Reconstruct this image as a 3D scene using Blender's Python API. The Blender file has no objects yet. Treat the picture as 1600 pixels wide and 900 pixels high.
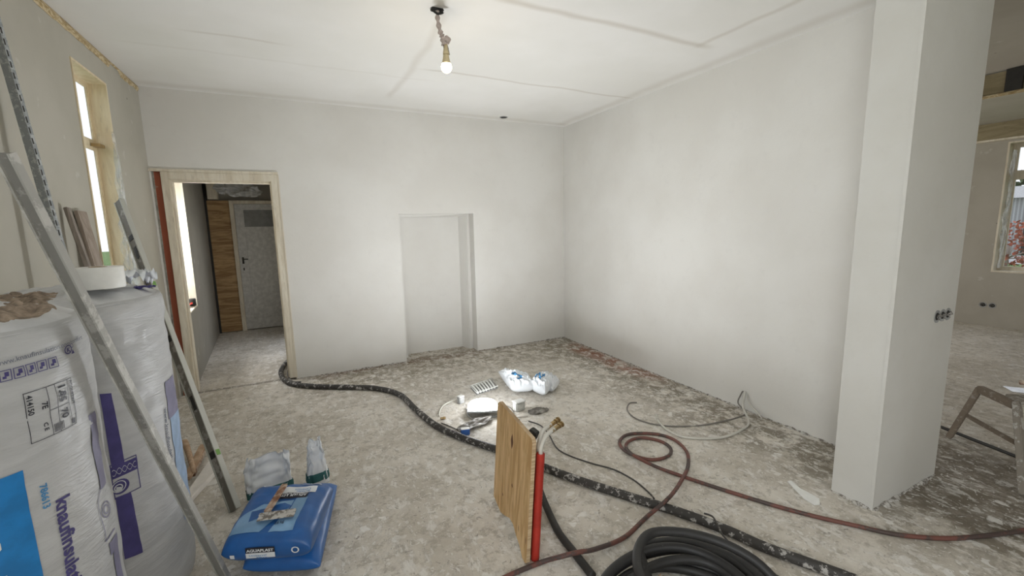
import bpy, bmesh, math, random
from math import sin, cos, pi, sqrt, radians, atan2
from mathutils import Vector, Matrix, noise
random.seed(7)
S = bpy.context.scene
COL = S.collection
# ------------------------------------------------------------------ camera
FPX, PITCH, YAW, ROLL, CH = 673.28, .1427, -.4556, -.0208, 1.5
fwd = Vector((-sin(YAW)*cos(PITCH), cos(YAW)*cos(PITCH), -sin(PITCH)))
rgt = Vector((cos(YAW), sin(YAW), 0)); upv = rgt.cross(fwd)
RV = cos(ROLL)*rgt + sin(ROLL)*upv; UV_ = -sin(ROLL)*rgt + cos(ROLL)*upv
cam = bpy.data.objects.new('camera', bpy.data.cameras.new('camera')); COL.objects.link(cam)
cam.data.sensor_width = 36; cam.data.lens = FPX/1600*36; cam.data.clip_start = .02; cam.data.clip_end = 300
M = Matrix.Identity(4)
for i in range(3):
    M[i][0] = RV[i]; M[i][1] = UV_[i]; M[i][2] = -fwd[i]
M.translation = (0, 0, CH); cam.matrix_world = M
S.camera = cam
S.view_settings.view_transform = 'Standard'; S.view_settings.look = 'None'
S.view_settings.gamma = 1; S.view_settings.exposure = 0.0
S.view_settings.use_curve_mapping = False
# ------------------------------------------------------------------ world + window daylight + added fill
W = bpy.data.worlds.new('overcast'); S.world = W; W.use_nodes = True
wn = W.node_tree; bg = wn.nodes['Background']
tc = wn.nodes.new('ShaderNodeTexCoord'); sx = wn.nodes.new('ShaderNodeSeparateXYZ'); rp = wn.nodes.new('ShaderNodeValToRGB')
wn.links.new(tc.outputs['Generated'], sx.inputs[0]); wn.links.new(sx.outputs['Z'], rp.inputs[0]); wn.links.new(rp.outputs[0], bg.inputs[0])
rp.color_ramp.elements[0].position = 0.0; rp.color_ramp.elements[0].color = (.93, .96, 1, 1)
rp.color_ramp.elements[1].position = 1.0; rp.color_ramp.elements[1].color = (.72, .82, 1, 1)
bg.inputs[1].default_value = 1.25
def area(name, loc, direction, sx_, sy_, power, colr=(1, 1, 1)):
    d = bpy.data.lights.new(name, 'AREA'); d.shape = 'RECTANGLE'; d.size = sx_; d.size_y = sy_; d.energy = power; d.color = colr
    o = bpy.data.objects.new(name, d); COL.objects.link(o); o.location = loc
    o.rotation_euler = Vector(direction).to_track_quat('-Z', 'Z').to_euler(); return o
area('daylight_left_window', (-1.26, -.9, 1.6), (1, 0, 0), 1.3, 1.6, 74, (.93, .97, 1))
area('daylight_rear_window', (1.2, -3.14, 1.6), (0, 1, 0), 2.5, 1.5, 17, (1, .95, .88))
area('fill_side_room', (5.9, 4.90, 1.65), (0, -1, 0), 1.9, 1.4, 46, (1, .96, .9))  # added fill at an unseen window, brightens the side room
area('daylight_hall_window', (-1.42, 5.30, 1.45), (1, 0, 0), .55, 1.3, 55, (.95, .97, 1))
area('fill_hall', (-.10, 6.3, 1.1), (-1, 0, 0), .8, 1.9, 4, (1, .97, .92))  # added fill in an unseen side opening, brightens the hall
LAMP_POWER = 39; BULB_POWER = 2

# ------------------------------------------------------------------ pixel -> place
def ray(x, y): return RV*((x-800)/FPX) - UV_*((y-450)/FPX) + fwd
def g(x, y, z=0.0):
    d = ray(x, y); t = (z-CH)/d.z; return Vector((d.x*t, d.y*t, z))
def onx(x, y, v):
    d = ray(x, y); t = v/d.x; return Vector((v, d.y*t, CH+d.z*t))
def ony(x, y, v):
    d = ray(x, y); t = v/d.y; return Vector((d.x*t, v, CH+d.z*t))

# ------------------------------------------------------------------ node helpers
MATS = {}
class N:
    def __init__(s, name):
        s.m = bpy.data.materials.new(name); s.m.use_nodes = True; s.t = s.m.node_tree
        s.b = s.t.nodes['Principled BSDF']; s.pos = None; MATS[name] = s.m
    def new(s, k, **kw):
        n = s.t.nodes.new(k)
        for a, v in kw.items(): setattr(n, a, v)
        return n
    def put(s, sock, v):
        if isinstance(v, bpy.types.NodeSocket): s.t.links.new(v, sock)
        elif isinstance(v, (tuple, list)) and len(v) == 3 and sock.type == 'RGBA': sock.default_value = (*v, 1)
        else: sock.default_value = v
    def co(s):
        if s.pos is None: s.pos = s.new('ShaderNodeTexCoord').outputs['Object']
        return s.pos
    def world(s): return s.new('ShaderNodeNewGeometry').outputs['Position']
    def xyz(s, v):
        n = s.new('ShaderNodeSeparateXYZ'); s.put(n.inputs[0], v); return n.outputs
    def scl(s, v, sc):
        n = s.new('ShaderNodeMapping'); s.put(n.inputs[0], v); n.inputs['Scale'].default_value = sc; return n.outputs[0]
    def noise(s, sc, det=4, rough=.55, v=None, dist=0):
        n = s.new('ShaderNodeTexNoise'); s.put(n.inputs['Vector'], v or s.co()); n.inputs['Scale'].default_value = sc
        n.inputs['Detail'].default_value = det; n.inputs['Roughness'].default_value = rough; n.inputs['Distortion'].default_value = dist
        return n.outputs[0]
    def vor(s, sc, v=None, feat='F1'):
        n = s.new('ShaderNodeTexVoronoi', feature=feat); s.put(n.inputs['Vector'], v or s.co()); n.inputs['Scale'].default_value = sc; return n.outputs[0]
    def math(s, op, a, b=0.0, clamp=False):
        n = s.new('ShaderNodeMath', operation=op, use_clamp=clamp); s.put(n.inputs[0], a); s.put(n.inputs[1], b); return n.outputs[0]
    def ramp(s, v, a, b):     # smooth 0..1 between a and b
        n = s.new('ShaderNodeMapRange', interpolation_type='SMOOTHSTEP'); s.put(n.inputs[0], v)
        n.inputs[1].default_value = a; n.inputs[2].default_value = b; return n.outputs[0]
    def mix(s, f, a, b):
        n = s.new('ShaderNodeMix', data_type='RGBA'); s.put(n.inputs[0], f); s.put(n.inputs[6], a); s.put(n.inputs[7], b); return n.outputs[2]
    def bump(s, h, st=.2, d=.01):
        n = s.new('ShaderNodeBump'); s.put(n.inputs['Height'], h); n.inputs['Strength'].default_value = st; n.inputs['Distance'].default_value = d
        s.t.links.new(n.outputs[0], s.b.inputs['Normal'])
    def fin(s, col, rough=.8, metal=0, spec=.4):
        s.put(s.b.inputs['Base Color'], col); s.put(s.b.inputs['Roughness'], rough); s.b.inputs['Metallic'].default_value = metal
        s.b.inputs['Specular IOR Level'].default_value = spec; return s.m
def band(n, v, c, w):  # 1 at v=c falling off over w
    return n.ramp(n.math('ABSOLUTE', n.math('SUBTRACT', v, c)), w, 0.0)

def plaster(name, a, b, rough=.85):
    n = N(name); f = n.noise(1.3, 5); f2 = n.noise(14, 3)
    c = n.mix(n.ramp(f, .35, .68), a, b)
    c = n.mix(n.math('MULTIPLY', n.ramp(f2, .55, .8), .12), c, tuple(x*.8 for x in a))
    n.bump(n.math('ADD', n.noise(45, 3), n.math('MULTIPLY', n.noise(3, 2), 1.5)), .12, .006); return n.fin(c, rough)
plaster('wall_plaster', (.66, .64, .595), (.71, .695, .655))
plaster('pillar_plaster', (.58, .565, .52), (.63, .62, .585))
def ceiling_mat():
    n = N('ceiling_plaster'); p = n.xyz(n.world()); x, y = p[0], p[1]
    c = n.mix(n.ramp(n.noise(1.1, 4), .35, .7), (.71, .695, .65), (.76, .745, .71))
    wob = n.math('MULTIPLY', n.math('SUBTRACT', n.noise(1.5, 2), .5), .12)
    def seam(v, cc, w, lo=None, other=None, hi=None, amt=.5):
        nonlocal c
        f = band(n, n.math('ADD', v, wob), cc, w)
        if other is not None:
            f = n.math('MULTIPLY', f, n.math('MULTIPLY', n.ramp(other, lo-.1, lo+.1), n.ramp(other, hi+.1, hi-.1)))
        c = n.mix(n.math('MULTIPLY', f, amt), c, (.47, .42, .345))
    seam(y, 2.29, .05, .9, x, 2.7); seam(x, 2.62, .045, 1.4, y, 2.3, .4); seam(y, 3.47, .03, 1.0, x, 3.05, .45); seam(y, 3.72, .03, -.9, x, 1.1, .12)
    seam(x, .88, .05, 2.6, y, 4.3, .3); seam(y, 3.39, .025, -.5, x, .0, .35); seam(y, 4.66, .10, -1.1, x, 3.1, .28); seam(x, 3.0, .1, 1, y, 4.7, .3)
    n.bump(n.noise(4, 4), .12, .01); return n.fin(c, .85)
ceiling_mat()
def board_mat(name, a, b):
    n = N(name); v = n.co(); f = n.noise(2.2, 4)
    c = n.mix(n.ramp(f, .3, .7), a, b)
    d = n.ramp(n.vor(3.1, v), .035, .02); c = n.mix(n.math('MULTIPLY', d, .75), c, (.09, .08, .07))
    pt = n.ramp(n.noise(7, 3), .68, .74); c = n.mix(n.math('MULTIPLY', pt, .35), c, (.6, .6, .56))
    n.bump(n.noise(60, 2), .08, .003); return n.fin(c, .88)
board_mat('plasterboard', (.42, .398, .335), (.465, .442, .378))
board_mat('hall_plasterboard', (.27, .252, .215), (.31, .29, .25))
board_mat('far_plasterboard', (.38, .35, .295), (.42, .39, .335))
def floor_mat():
    n = N('concrete_floor'); P = n.world(); p = n.xyz(P); x, y = p[0], p[1]
    c = n.mix(n.ramp(n.noise(1.6, 7, .65, P), .36, .66), (.53, .485, .415), (.72, .675, .605))
    c = n.mix(n.math('MULTIPLY', n.ramp(n.noise(14, 8, .8, P), .5, .58), .6), c, (.34, .305, .25))
    c = n.mix(n.math('MULTIPLY', n.ramp(n.noise(3.1, 6, .7, P), .56, .70), .5), c, (.31, .27, .215))
    # mottled dark band along the right wall, brown and brick red scars
    wb = n.math('MULTIPLY', n.noise(2.3, 5, .6, P), .9)
    e = n.math('ADD', x, wb)
    dk = n.math('MULTIPLY', n.ramp(e, 2.75, 3.3), n.ramp(n.noise(8, 7, .75, n.scl(P, (1, .7, 1))), .44, .53))
    dk = n.math('MULTIPLY', dk, n.ramp(x, 4.2, 3.6))
    c = n.mix(n.math('MULTIPLY', dk, .85), c, (.20, .17, .125))
    bk = n.math('MULTIPLY', n.math('MULTIPLY', n.ramp(n.math('ADD', y, n.math('MULTIPLY', wb, .8)), 4.2, 4.8), n.ramp(n.noise(9, 7, .75, P), .45, .54)), n.ramp(x, -.4, .2)); c = n.mix(n.math('MULTIPLY', bk, .75), c, (.25, .215, .155))
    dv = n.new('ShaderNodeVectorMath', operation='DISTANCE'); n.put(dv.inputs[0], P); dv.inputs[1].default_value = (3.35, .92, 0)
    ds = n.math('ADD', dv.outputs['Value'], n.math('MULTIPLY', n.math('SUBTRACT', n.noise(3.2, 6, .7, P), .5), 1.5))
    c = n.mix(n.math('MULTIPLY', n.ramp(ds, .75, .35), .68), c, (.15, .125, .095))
    red = n.math('MULTIPLY', band(n, n.math('ADD', x, n.math('MULTIPLY', wb, .3)), 3.13, .20), n.math('MULTIPLY', n.ramp(y, 2.7, 3.3), n.ramp(y, 4.55, 4.3)))
    red = n.math('MULTIPLY', red, n.ramp(n.noise(5, 5, .7, P), .38, .5)); c = n.mix(n.math('MULTIPLY', red, .85), c, (.26, .105, .06))
    br = n.math('MULTIPLY', band(n, n.math('ADD', y, n.math('MULTIPLY', wb, .25)), 4.85, .17), n.math('MULTIPLY', n.ramp(x, -.1, .2), n.ramp(x, 2.9, 1.0)))
    br = n.math('MULTIPLY', br, n.ramp(n.noise(8, 5, .7, P), .38, .5)); c = n.mix(n.math('MULTIPLY', br, .75), c, (.17, .105, .065))
    jt = n.math('MULTIPLY', band(n, n.math('ADD', y, n.math('MULTIPLY', wb, .08)), 4.86, .05), n.ramp(x, .0, -.15)); c = n.mix(n.math('MULTIPLY', jt, .7), c, (.10, .085, .065))
    # plaster spilt on the slab: big smears, medium spatters, fine specks
    st = n.scl(P, (1.35, .75, 1)); k = n.ramp(n.noise(11, 8, .78, st, .3), .525, .575); c = n.mix(n.math('MULTIPLY', k, .6), c, (.80, .775, .73))
    amt = n.ramp(n.noise(1.3, 2, .5, P), .38, .58)
    v = n.new('ShaderNodeTexNoise'); n.put(v.inputs['Vector'], P); v.inputs['Scale'].default_value = 14
    off = n.new('ShaderNodeVectorMath', operation='MULTIPLY_ADD'); n.put(off.inputs[0], v.outputs[1]); off.inputs[1].default_value = (.12, .12, 0); n.put(off.inputs[2], P)
    sp = n.ramp(n.vor(9, off.outputs[0]), .22, .17); c = n.mix(n.math('MULTIPLY', n.math('MULTIPLY', sp, amt), .72), c, (.84, .82, .78))
    sp = n.ramp(n.vor(38, off.outputs[0]), .24, .19); c = n.mix(n.math('MULTIPLY', sp, .55), c, (.84, .82, .78))
    sp = n.ramp(n.vor(26, n.scl(off.outputs[0], (1.1, .9, 1))), .15, .1); c = n.mix(n.math('MULTIPLY', sp, .5), c, (.14, .12, .10))
    h = n.math('ADD', n.math('MULTIPLY', k, .4), n.noise(30, 5, .7, P)); n.bump(h, .5, .010)
    return n.fin(c, n.math('SUBTRACT', .80, n.math('MULTIPLY', n.ramp(n.noise(3, 3, .5, P), .4, .7), .2)), 0, .35)
floor_mat()
def wood(name, a, b, sc=(1, 12, 12), s=3.0, rough=.65, knots=False):
    n = N(name); v = n.scl(n.co(), sc); f = n.noise(s, 5, .6, v, 1.2)
    c = n.mix(n.ramp(f, .36, .64), a, b)
    c = n.mix(n.math('MULTIPLY', n.ramp(n.noise(s*4, 3, .6, v), .55, .7), .3), c, tuple(q*.6 for q in a))
    if knots:
        kn = n.ramp(n.vor(3.4, n.scl(n.co(), knots)), .10, .05); c = n.mix(n.math('MULTIPLY', kn, .8), c, (.16, .07, .03))
    n.bump(f, .12, .003); return n.fin(c, rough)
wood('plywood_upright', (.52, .31, .125), (.74, .51, .26), (9, 9, .9), 2.4, knots=(2.2, 2.2, .9))
wood('plywood_edge', (.40, .27, .15), (.60, .45, .28), (1, 1, 60), 2)
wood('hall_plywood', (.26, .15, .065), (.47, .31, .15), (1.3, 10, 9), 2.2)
wood('cream_wood', (.60, .53, .41), (.70, .645, .53), (6, 6, 1), 2)
wood('window_wood', (.66, .54, .35), (.76, .66, .47), (6, 6, 1), 2)
wood('raw_edge_wood', (.34, .24, .11), (.62, .52, .34), (2, 4, 14), 4, .9)
wood('beam_wood', (.22, .18, .10), (.30, .25, .15), (2, .6, 2), 3)
wood('old_board', (.20, .17, .14), (.36, .31, .27), (6, 6, .8), 3)
wood('brown_board', (.24, .19, .15), (.36, .30, .25), (6, 6, .8), 3)
wood('handle_wood', (.40, .26, .16), (.58, .42, .29), (3, 3, 1), 4)
wood('stained_handle', (.22, .10, .05), (.60, .50, .40), (2, 2, 2), 9)
def plain(name, col, rough=.6, metal=0, spec=.4, var=.12, sc=20, bump=0):
    n = N(name); c = n.mix(n.ramp(n.noise(sc, 4), .35, .7), tuple(q*(1-var) for q in col), tuple(min(1, q*(1+var)) for q in col))
    if bump: n.bump(n.noise(sc*2, 4), bump, .004)
    return n.fin(c, rough, metal, spec)
def splat(name, col, col2, amount=.56, sc=22, rough=.6, metal=0, amt=.85, spec=.4):
    n = N(name); f = n.ramp(n.noise(sc, 6, .7), amount, amount+.07)
    c = n.mix(n.math('MULTIPLY', f, amt), n.mix(n.noise(5, 3), tuple(q*.85 for q in col), tuple(q*1.15 for q in col)), col2)
    n.bump(f, .3, .003); return n.fin(c, rough, metal, spec)
plain('door_paint', (.52, .51, .48), .5); plain('white_board', (.76, .72, .67), .5, var=.05); plain('dark', (.03, .028, .025), .6)
plain('white_plastic', (.82, .82, .79), .45, var=.04); plain('grey_plastic', (.33, .33, .32), .5); plain('blue_plastic', (.04, .13, .42), .4)
plain('brass', (.45, .33, .17), .35, .9); plain('red_pipe', (.42, .035, .022), .45); plain('green_vial', (.20, .38, .10), .2)
plain('wool', (.33, .26, .20), .95, var=.35, sc=40, bump=.8); plain('black_rubber', (.035, .033, .03), .6, var=.3, sc=9)
splat('black_hose', (.042, .038, .034), (.46, .44, .41), .53, 30); splat('coil_rubber', (.028, .027, .026), (.30, .29, .27), .69, 30, .5)
splat('red_hose', (.16, .065, .05), (.06, .05, .045), .48, 7, .5); splat('cord', (.06, .055, .05), (.35, .33, .3), .6, 20)
splat('white_cable', (.58, .56, .50), (.30, .28, .24), .60, 10); splat('grey_cable', (.19, .175, .155), (.42, .40, .36), .55, 10)
splat('aluminium', (.24, .235, .22), (.42, .41, .385), .54, 12, .62, .2, .7); splat('aluminium_lip', (.40, .395, .37), (.62, .61, .58), .5, 14, .6, .15, .6)
splat('galvanised', (.30, .32, .33), (.54, .56, .56), .5, 40, .45, .5, .7)
splat('level_side', (.20, .185, .16), (.42, .40, .36), .53, 12, .6, .1, .8); splat('level_face', (.50, .50, .455), (.36, .35, .32), .62, 10, .5, .1, .7)
splat('trestle_wood', (.27, .24, .20), (.52, .50, .46), .52, 20, .9); splat('trestle_brown', (.23, .185, .14), (.40, .36, .31), .55, 20, .9)
splat('brick_edge', (.34, .10, .055), (.40, .33, .27), .63, 12, .9, 0, .6); splat('crust', (.20, .18, .155), (.62, .60, .56), .46, 40, .95)
plain('knot', (.15, .065, .03), .7); plain('mortar', (.26, .25, .21), .95, var=.25); plain('chrome', (.6, .6, .6), .25, .9)
plain('paper_white', (.78, .80, .82), .7, var=.08, sc=6); plain('paper_green', (.03, .12, .12), .6); plain('tray_plastic', (.52, .52, .48), .5, var=.15, sc=30)
plain('sack_blue', (.018, .11, .35), .38, var=.18, sc=5, spec=.5); plain('sack_light', (.20, .36, .56), .4, var=.12, sc=8); plain('sack_dark', (.015, .075, .25), .4)
plain('ink_black', (.02, .02, .03), .5); plain('ink_white', (.72, .74, .76), .5, var=.03); plain('ink_purple', (.065, .055, .19), .5); plain('ink_mauve', (.20, .19, .29), .5)
plain('ink_blue', (.015, .20, .52), .45); plain('ink_grey', (.17, .18, .22), .55); plain('ink_cyan', (.06, .25, .5), .5); plain('pale_blue', (.30, .42, .60), .45)
plain('bag_white', (.80, .83, .86), .4, var=.05, sc=8); plain('grass', (.16, .26, .07), .9, var=.4, sc=6); plain('path', (.55, .53, .5), .9)
plain('foliage', (.12, .16, .08), .9, var=.5, sc=3); plain('red_leaves', (.42, .12, .07), .9, var=.5, sc=5); plain('bulb_cream', (.66, .55, .33), .5)
plain('tape_wrap', (.50, .42, .38), .6, var=.15, sc=50); plain('straw', (.42, .28, .16), .9, var=.3); plain('render_white', (.55, .56, .57), .9)
def film(name, col, al=.5, rough=.25):   # thin plastic film
    n = N(name); f = n.noise(11, 2, .5, n.scl(n.co(), (1, 1, .35)), 1.5)
    n.put(n.b.inputs['Alpha'], n.math('ADD', n.math('MULTIPLY', n.ramp(f, .4, .8), .75-al), al)); n.bump(f, .4, .02); return n.fin(col, rough, 0, .6)
film('clear_film', (.85, .86, .85), .22, .3); film('bright_film', (.9, .91, .92), .5, .2)
def wrap_mat():
    n = N('wrap_film'); f = n.noise(3, 5, .6, n.scl(n.co(), (1, 1, 4)), 1.5); c = n.mix(n.ramp(f, .3, .7), (.44, .445, .45), (.52, .525, .53))
    n.bump(n.math('ADD', f, n.math('MULTIPLY', n.noise(9, 4, .5, n.scl(n.co(), (1, 1, 7)), 2), .6)), .22, .02); return n.fin(c, .42, 0, .45)
wrap_mat()
plain('wrap_top', (.62, .63, .645), .4, var=.1, sc=12, bump=.6)
def glass_mat():
    n = N('window_glass'); t = n.t; tr = n.new('ShaderNodeBsdfTransparent'); gl = n.new('ShaderNodeBsdfGlossy'); gl.inputs['Roughness'].default_value = .03
    mx = n.new('ShaderNodeMixShader'); mx.inputs[0].default_value = .06; t.links.new(tr.outputs[0], mx.inputs[1]); t.links.new(gl.outputs[0], mx.inputs[2])
    t.links.new(mx.outputs[0], t.nodes['Material Output'].inputs[0])
glass_mat()
plain('frosted_pane', (.10, .10, .095), .15, spec=.6)
def emit(name, col, st):
    n = N(name); n.put(n.b.inputs['Emission Color'], col); n.b.inputs['Emission Strength'].default_value = st; return n.fin(col, .5)
emit('led_face', (.93, .96, 1), 30); emit('bulb_glass', (1, .86, .62), 6)
def shed_mat():
    n = N('shed_brick'); b = n.new('ShaderNodeTexBrick'); n.put(b.inputs['Vector'], n.scl(n.co(), (1, 1, 1)))
    b.inputs['Scale'].default_value = 4; b.inputs[1].default_value = (.52, .53, .53, 1); b.inputs[2].default_value = (.44, .45, .45, 1); b.inputs[3].default_value = (.3, .3, .3, 1); return n.fin(b.outputs[0], .9)
shed_mat()

# ------------------------------------------------------------------ mesh helpers
def link(name, bm, mat, parent=None, smooth=False, mats=None):
    me = bpy.data.meshes.new(name); bm.normal_update(); bm.to_mesh(me); bm.free()
    for m in (mats or [mat]): me.materials.append(MATS[m])
    if smooth:
        for p in me.polygons: p.use_smooth = True
    o = bpy.data.objects.new(name, me); COL.objects.link(o)
    if parent:
        o.parent = parent; o.matrix_parent_inverse = Matrix.Translation(parent.location).inverted() if parent.type == 'EMPTY' and parent.rotation_euler.z == 0 else Matrix.Identity(4)
    return o
def thing(name, label, cat, loc=(0, 0, 0), group=None):
    o = bpy.data.objects.new(name, None); COL.objects.link(o); o.location = loc; o.empty_display_size = .05
    o['label'] = label; o['category'] = cat
    if group: o['group'] = group
    return o
def tag(o, label, cat, group=None):
    o['label'] = label; o['category'] = cat
    if group: o['group'] = group
    return o
def struct(o): o['kind'] = 'structure'; return o
def bx(bm, x0, x1, y0, y1, z0, z1, bev=0, M_=None):
    vs = [bm.verts.new((x, y, z)) for z in (z0, z1) for y in (y0, y1) for x in (x0, x1)]
    fs = [bm.faces.new([vs[i] for i in q]) for q in ((0, 2, 3, 1), (4, 5, 7, 6), (0, 1, 5, 4), (2, 6, 7, 3), (0, 4, 6, 2), (1, 3, 7, 5))]
    if bev:
        es = list({e for f in fs for e in f.edges}); r = bmesh.ops.bevel(bm, geom=es, offset=bev, segments=2, affect='EDGES'); vs = list({v for f in r['faces'] for v in f.verts} | {v for v in vs if v.is_valid})
    if M_ is not None:
        for v in vs: v.co = M_ @ v.co
    return vs
def box(name, x0, x1, y0, y1, z0, z1, mat, parent=None, bev=0, M_=None):
    bm = bmesh.new(); bx(bm, x0, x1, y0, y1, z0, z1, bev, M_); return link(name, bm, mat, parent)
def holed(name, axis, p0, p1, a0, a1, z0, z1, holes, mat, M_=None):
    """wall slab with rectangular openings; axis 'x' = wall plane normal x (runs along y)"""
    As = sorted({a0, a1, *[h[0] for h in holes], *[h[1] for h in holes]}); Zs = sorted({z0, z1, *[h[2] for h in holes], *[h[3] for h in holes]})
    bm = bmesh.new()
    for i in range(len(As)-1):
        for j in range(len(Zs)-1):
            ca, cz = (As[i]+As[i+1])/2, (Zs[j]+Zs[j+1])/2
            if any(h[0] < ca < h[1] and h[2] < cz < h[3] for h in holes): continue
            if axis == 'x': bx(bm, p0, p1, As[i], As[i+1], Zs[j], Zs[j+1])
            else: bx(bm, As[i], As[i+1], p0, p1, Zs[j], Zs[j+1])
    bmesh.ops.remove_doubles(bm, verts=bm.verts, dist=1e-5)
    seen = {}
    for f in bm.faces: seen.setdefault(tuple(sorted(v.index for v in f.verts)), []).append(f)
    bm.verts.index_update(); seen = {}
    for f in bm.faces: seen.setdefault(tuple(sorted(v.index for v in f.verts)), []).append(f)
    dead = [f for l in seen.values() if len(l) > 1 for f in l]
    bmesh.ops.delete(bm, geom=dead, context='FACES')
    if M_ is not None: bmesh.ops.transform(bm, matrix=M_, verts=bm.verts)
    return struct(link(name, bm, mat))
def beam_matrix(a, b, face=(1, 0, 0)):
    """local z runs a->b, local x as near to `face` as possible"""
    z = (b-a).normalized(); x = Vector(face); x = (x - z*x.dot(z)).normalized(); y = z.cross(x)
    m = Matrix((x, y, z)).transposed().to_4x4(); m.translation = a; return m, (b-a).length
def catmull(pts, n=8):
    out = []; P = [Vector(p) for p in pts]
    for i in range(len(P)-1):
        p0 = P[max(i-1, 0)]; p1 = P[i]; p2 = P[i+1]; p3 = P[min(i+2, len(P)-1)]
        for k in range(n):
            t = k/n; out.append(.5*((2*p1)+(p2-p0)*t+(2*p0-5*p1+4*p2-p3)*t*t+(3*p1-p0-3*p2+p3)*t**3))
    out.append(P[-1]); return out
def tube(bm, pts, r, seg=10, sm=8, cap=True, ribs=0):
    C = catmull(pts, sm) if sm else [Vector(p) for p in pts]
    rings = []; nrm = None
    for i, c in enumerate(C):
        t = (C[min(i+1, len(C)-1)]-C[max(i-1, 0)])
        if t.length < 1e-9: t = Vector((0, 0, 1))
        t.normalize()
        if nrm is None: nrm = t.cross(Vector((0, 0, 1)) if abs(t.z) < .9 else Vector((1, 0, 0))).normalized()
        nrm = (nrm - t*nrm.dot(t)).normalized(); b = t.cross(nrm)
        rr = r(i/(len(C)-1)) if callable(r) else r
        if ribs and i % 2: rr *= ribs
        rings.append([bm.verts.new(c+nrm*rr*cos(2*pi*k/seg)+b*rr*sin(2*pi*k/seg)) for k in range(seg)])
    for a, b_ in zip(rings, rings[1:]):
        for k in range(seg): bm.faces.new((a[k], a[(k+1) % seg], b_[(k+1) % seg], b_[k]))
    if cap: bm.faces.new(rings[0][::-1]); bm.faces.new(rings[-1])
def tubeo(name, pts, r, mat, parent=None, **k):
    bm = bmesh.new(); tube(bm, pts, r, **k); return link(name, bm, mat, parent, True)
def lathe(bm, prof, c=(0, 0, 0), seg=24, M_=None):
    rings = []; c = Vector(c); new = []
    for r, z in prof:
        rings.append([bm.verts.new(c+Vector((r*cos(2*pi*k/seg), r*sin(2*pi*k/seg), z))) for k in range(seg)]); new += rings[-1]
    for a, b in zip(rings, rings[1:]):
        for k in range(seg): bm.faces.new((a[k], a[(k+1) % seg], b[(k+1) % seg], b[k]))
    bm.faces.new(rings[0][::-1]); bm.faces.new(rings[-1])
    if M_ is not None:
        for v in new: v.co = M_ @ v.co
def fnoise(x, y, z, s): return noise.noise(Vector((x, y, z))*s)
def ridged(v): return 1-abs(noise.noise(v))*2
# decals: flat (u,v) outlines bent onto a surface S(u,v,offset)
def decal(name, polys, Sf, mat, parent, lim=.02, off=.002):
    bm = bmesh.new()
    for p in polys:
        bm.faces.new([bm.verts.new((q[0], q[1], 0)) for q in p])
    bmesh.ops.triangulate(bm, faces=bm.faces)
    for _ in range(6):
        es = [e for e in bm.edges if e.calc_length() > lim]
        if not es: break
        bmesh.ops.subdivide_edges(bm, edges=es, cuts=1); bmesh.ops.triangulate(bm, faces=bm.faces)
    for v in bm.verts: v.co = Sf(v.co.x, v.co.y, off)
    return link(name, bm, mat, parent, True)
def text_polys(txt, size, bold=.0):
    cu = bpy.data.curves.new('lettering', 'FONT'); cu.body = txt; cu.size = size; cu.offset = bold; cu.resolution_u = 3
    o = bpy.data.objects.new('lettering', cu); COL.objects.link(o)
    bpy.context.view_layer.update()
    me = bpy.data.meshes.new_from_object(o.evaluated_get(bpy.context.evaluated_depsgraph_get()))
    P = [[tuple(me.vertices[i].co)[:2] for i in p.vertices] for p in me.polygons]
    bpy.data.objects.remove(o); bpy.data.curves.remove(cu); bpy.data.meshes.remove(me); return P
def place(P, u, v, ang=0, sx=1, sy=1):
    c, s = cos(ang), sin(ang); return [[(u+c*x*sx-s*y*sy, v+s*x*sx+c*y*sy) for x, y in p] for p in P]
def ring_poly(u, v, r1, r2, n=20):
    return [[(u+r1*cos(a), v+r1*sin(a)), (u+r1*cos(b), v+r1*sin(b)), (u+r2*cos(b), v+r2*sin(b)), (u+r2*cos(a), v+r2*sin(a))] for a, b in ((2*pi*i/n, 2*pi*(i+1)/n) for i in range(n))]
def rect(u0, v0, u1, v1): return [(u0, v0), (u1, v0), (u1, v1), (u0, v1)]
def frame_poly(u0, v0, u1, v1, w):
    return [rect(u0, v0, u1, v0+w), rect(u0, v1-w, u1, v1), rect(u0, v0+w, u0+w, v1-w), rect(u1-w, v0+w, u1, v1-w)]

# ================================================================== THE ROOM
L, D, R, H = -1.1, 4.776, 3.111, 2.72
PX0, PX1, PY0, PY1 = 2.558, 3.247, 1.026, 1.218      # the pillar (wall stub)
FX = 8.456
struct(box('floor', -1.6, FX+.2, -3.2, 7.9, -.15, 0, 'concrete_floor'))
struct(box('ceiling', -1.4, 3.25, -3.1, 4.93, H, H+.3, 'ceiling_plaster'))
# left wall with its window opening
holed('wall_left', 'x', -1.205, L, -3.1, 4.80, 0, H, [(3.50, 4.025, .845, 2.525), (-1.6, -.2, .8, 2.4)], 'plasterboard')
holed('wall_back', 'y', D, 4.93, -1.4, 3.25, 0, H, [(-1.09, -.13, 0, 2.035), (.995, 1.856, 0, 1.655)], 'wall_plaster')
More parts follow.
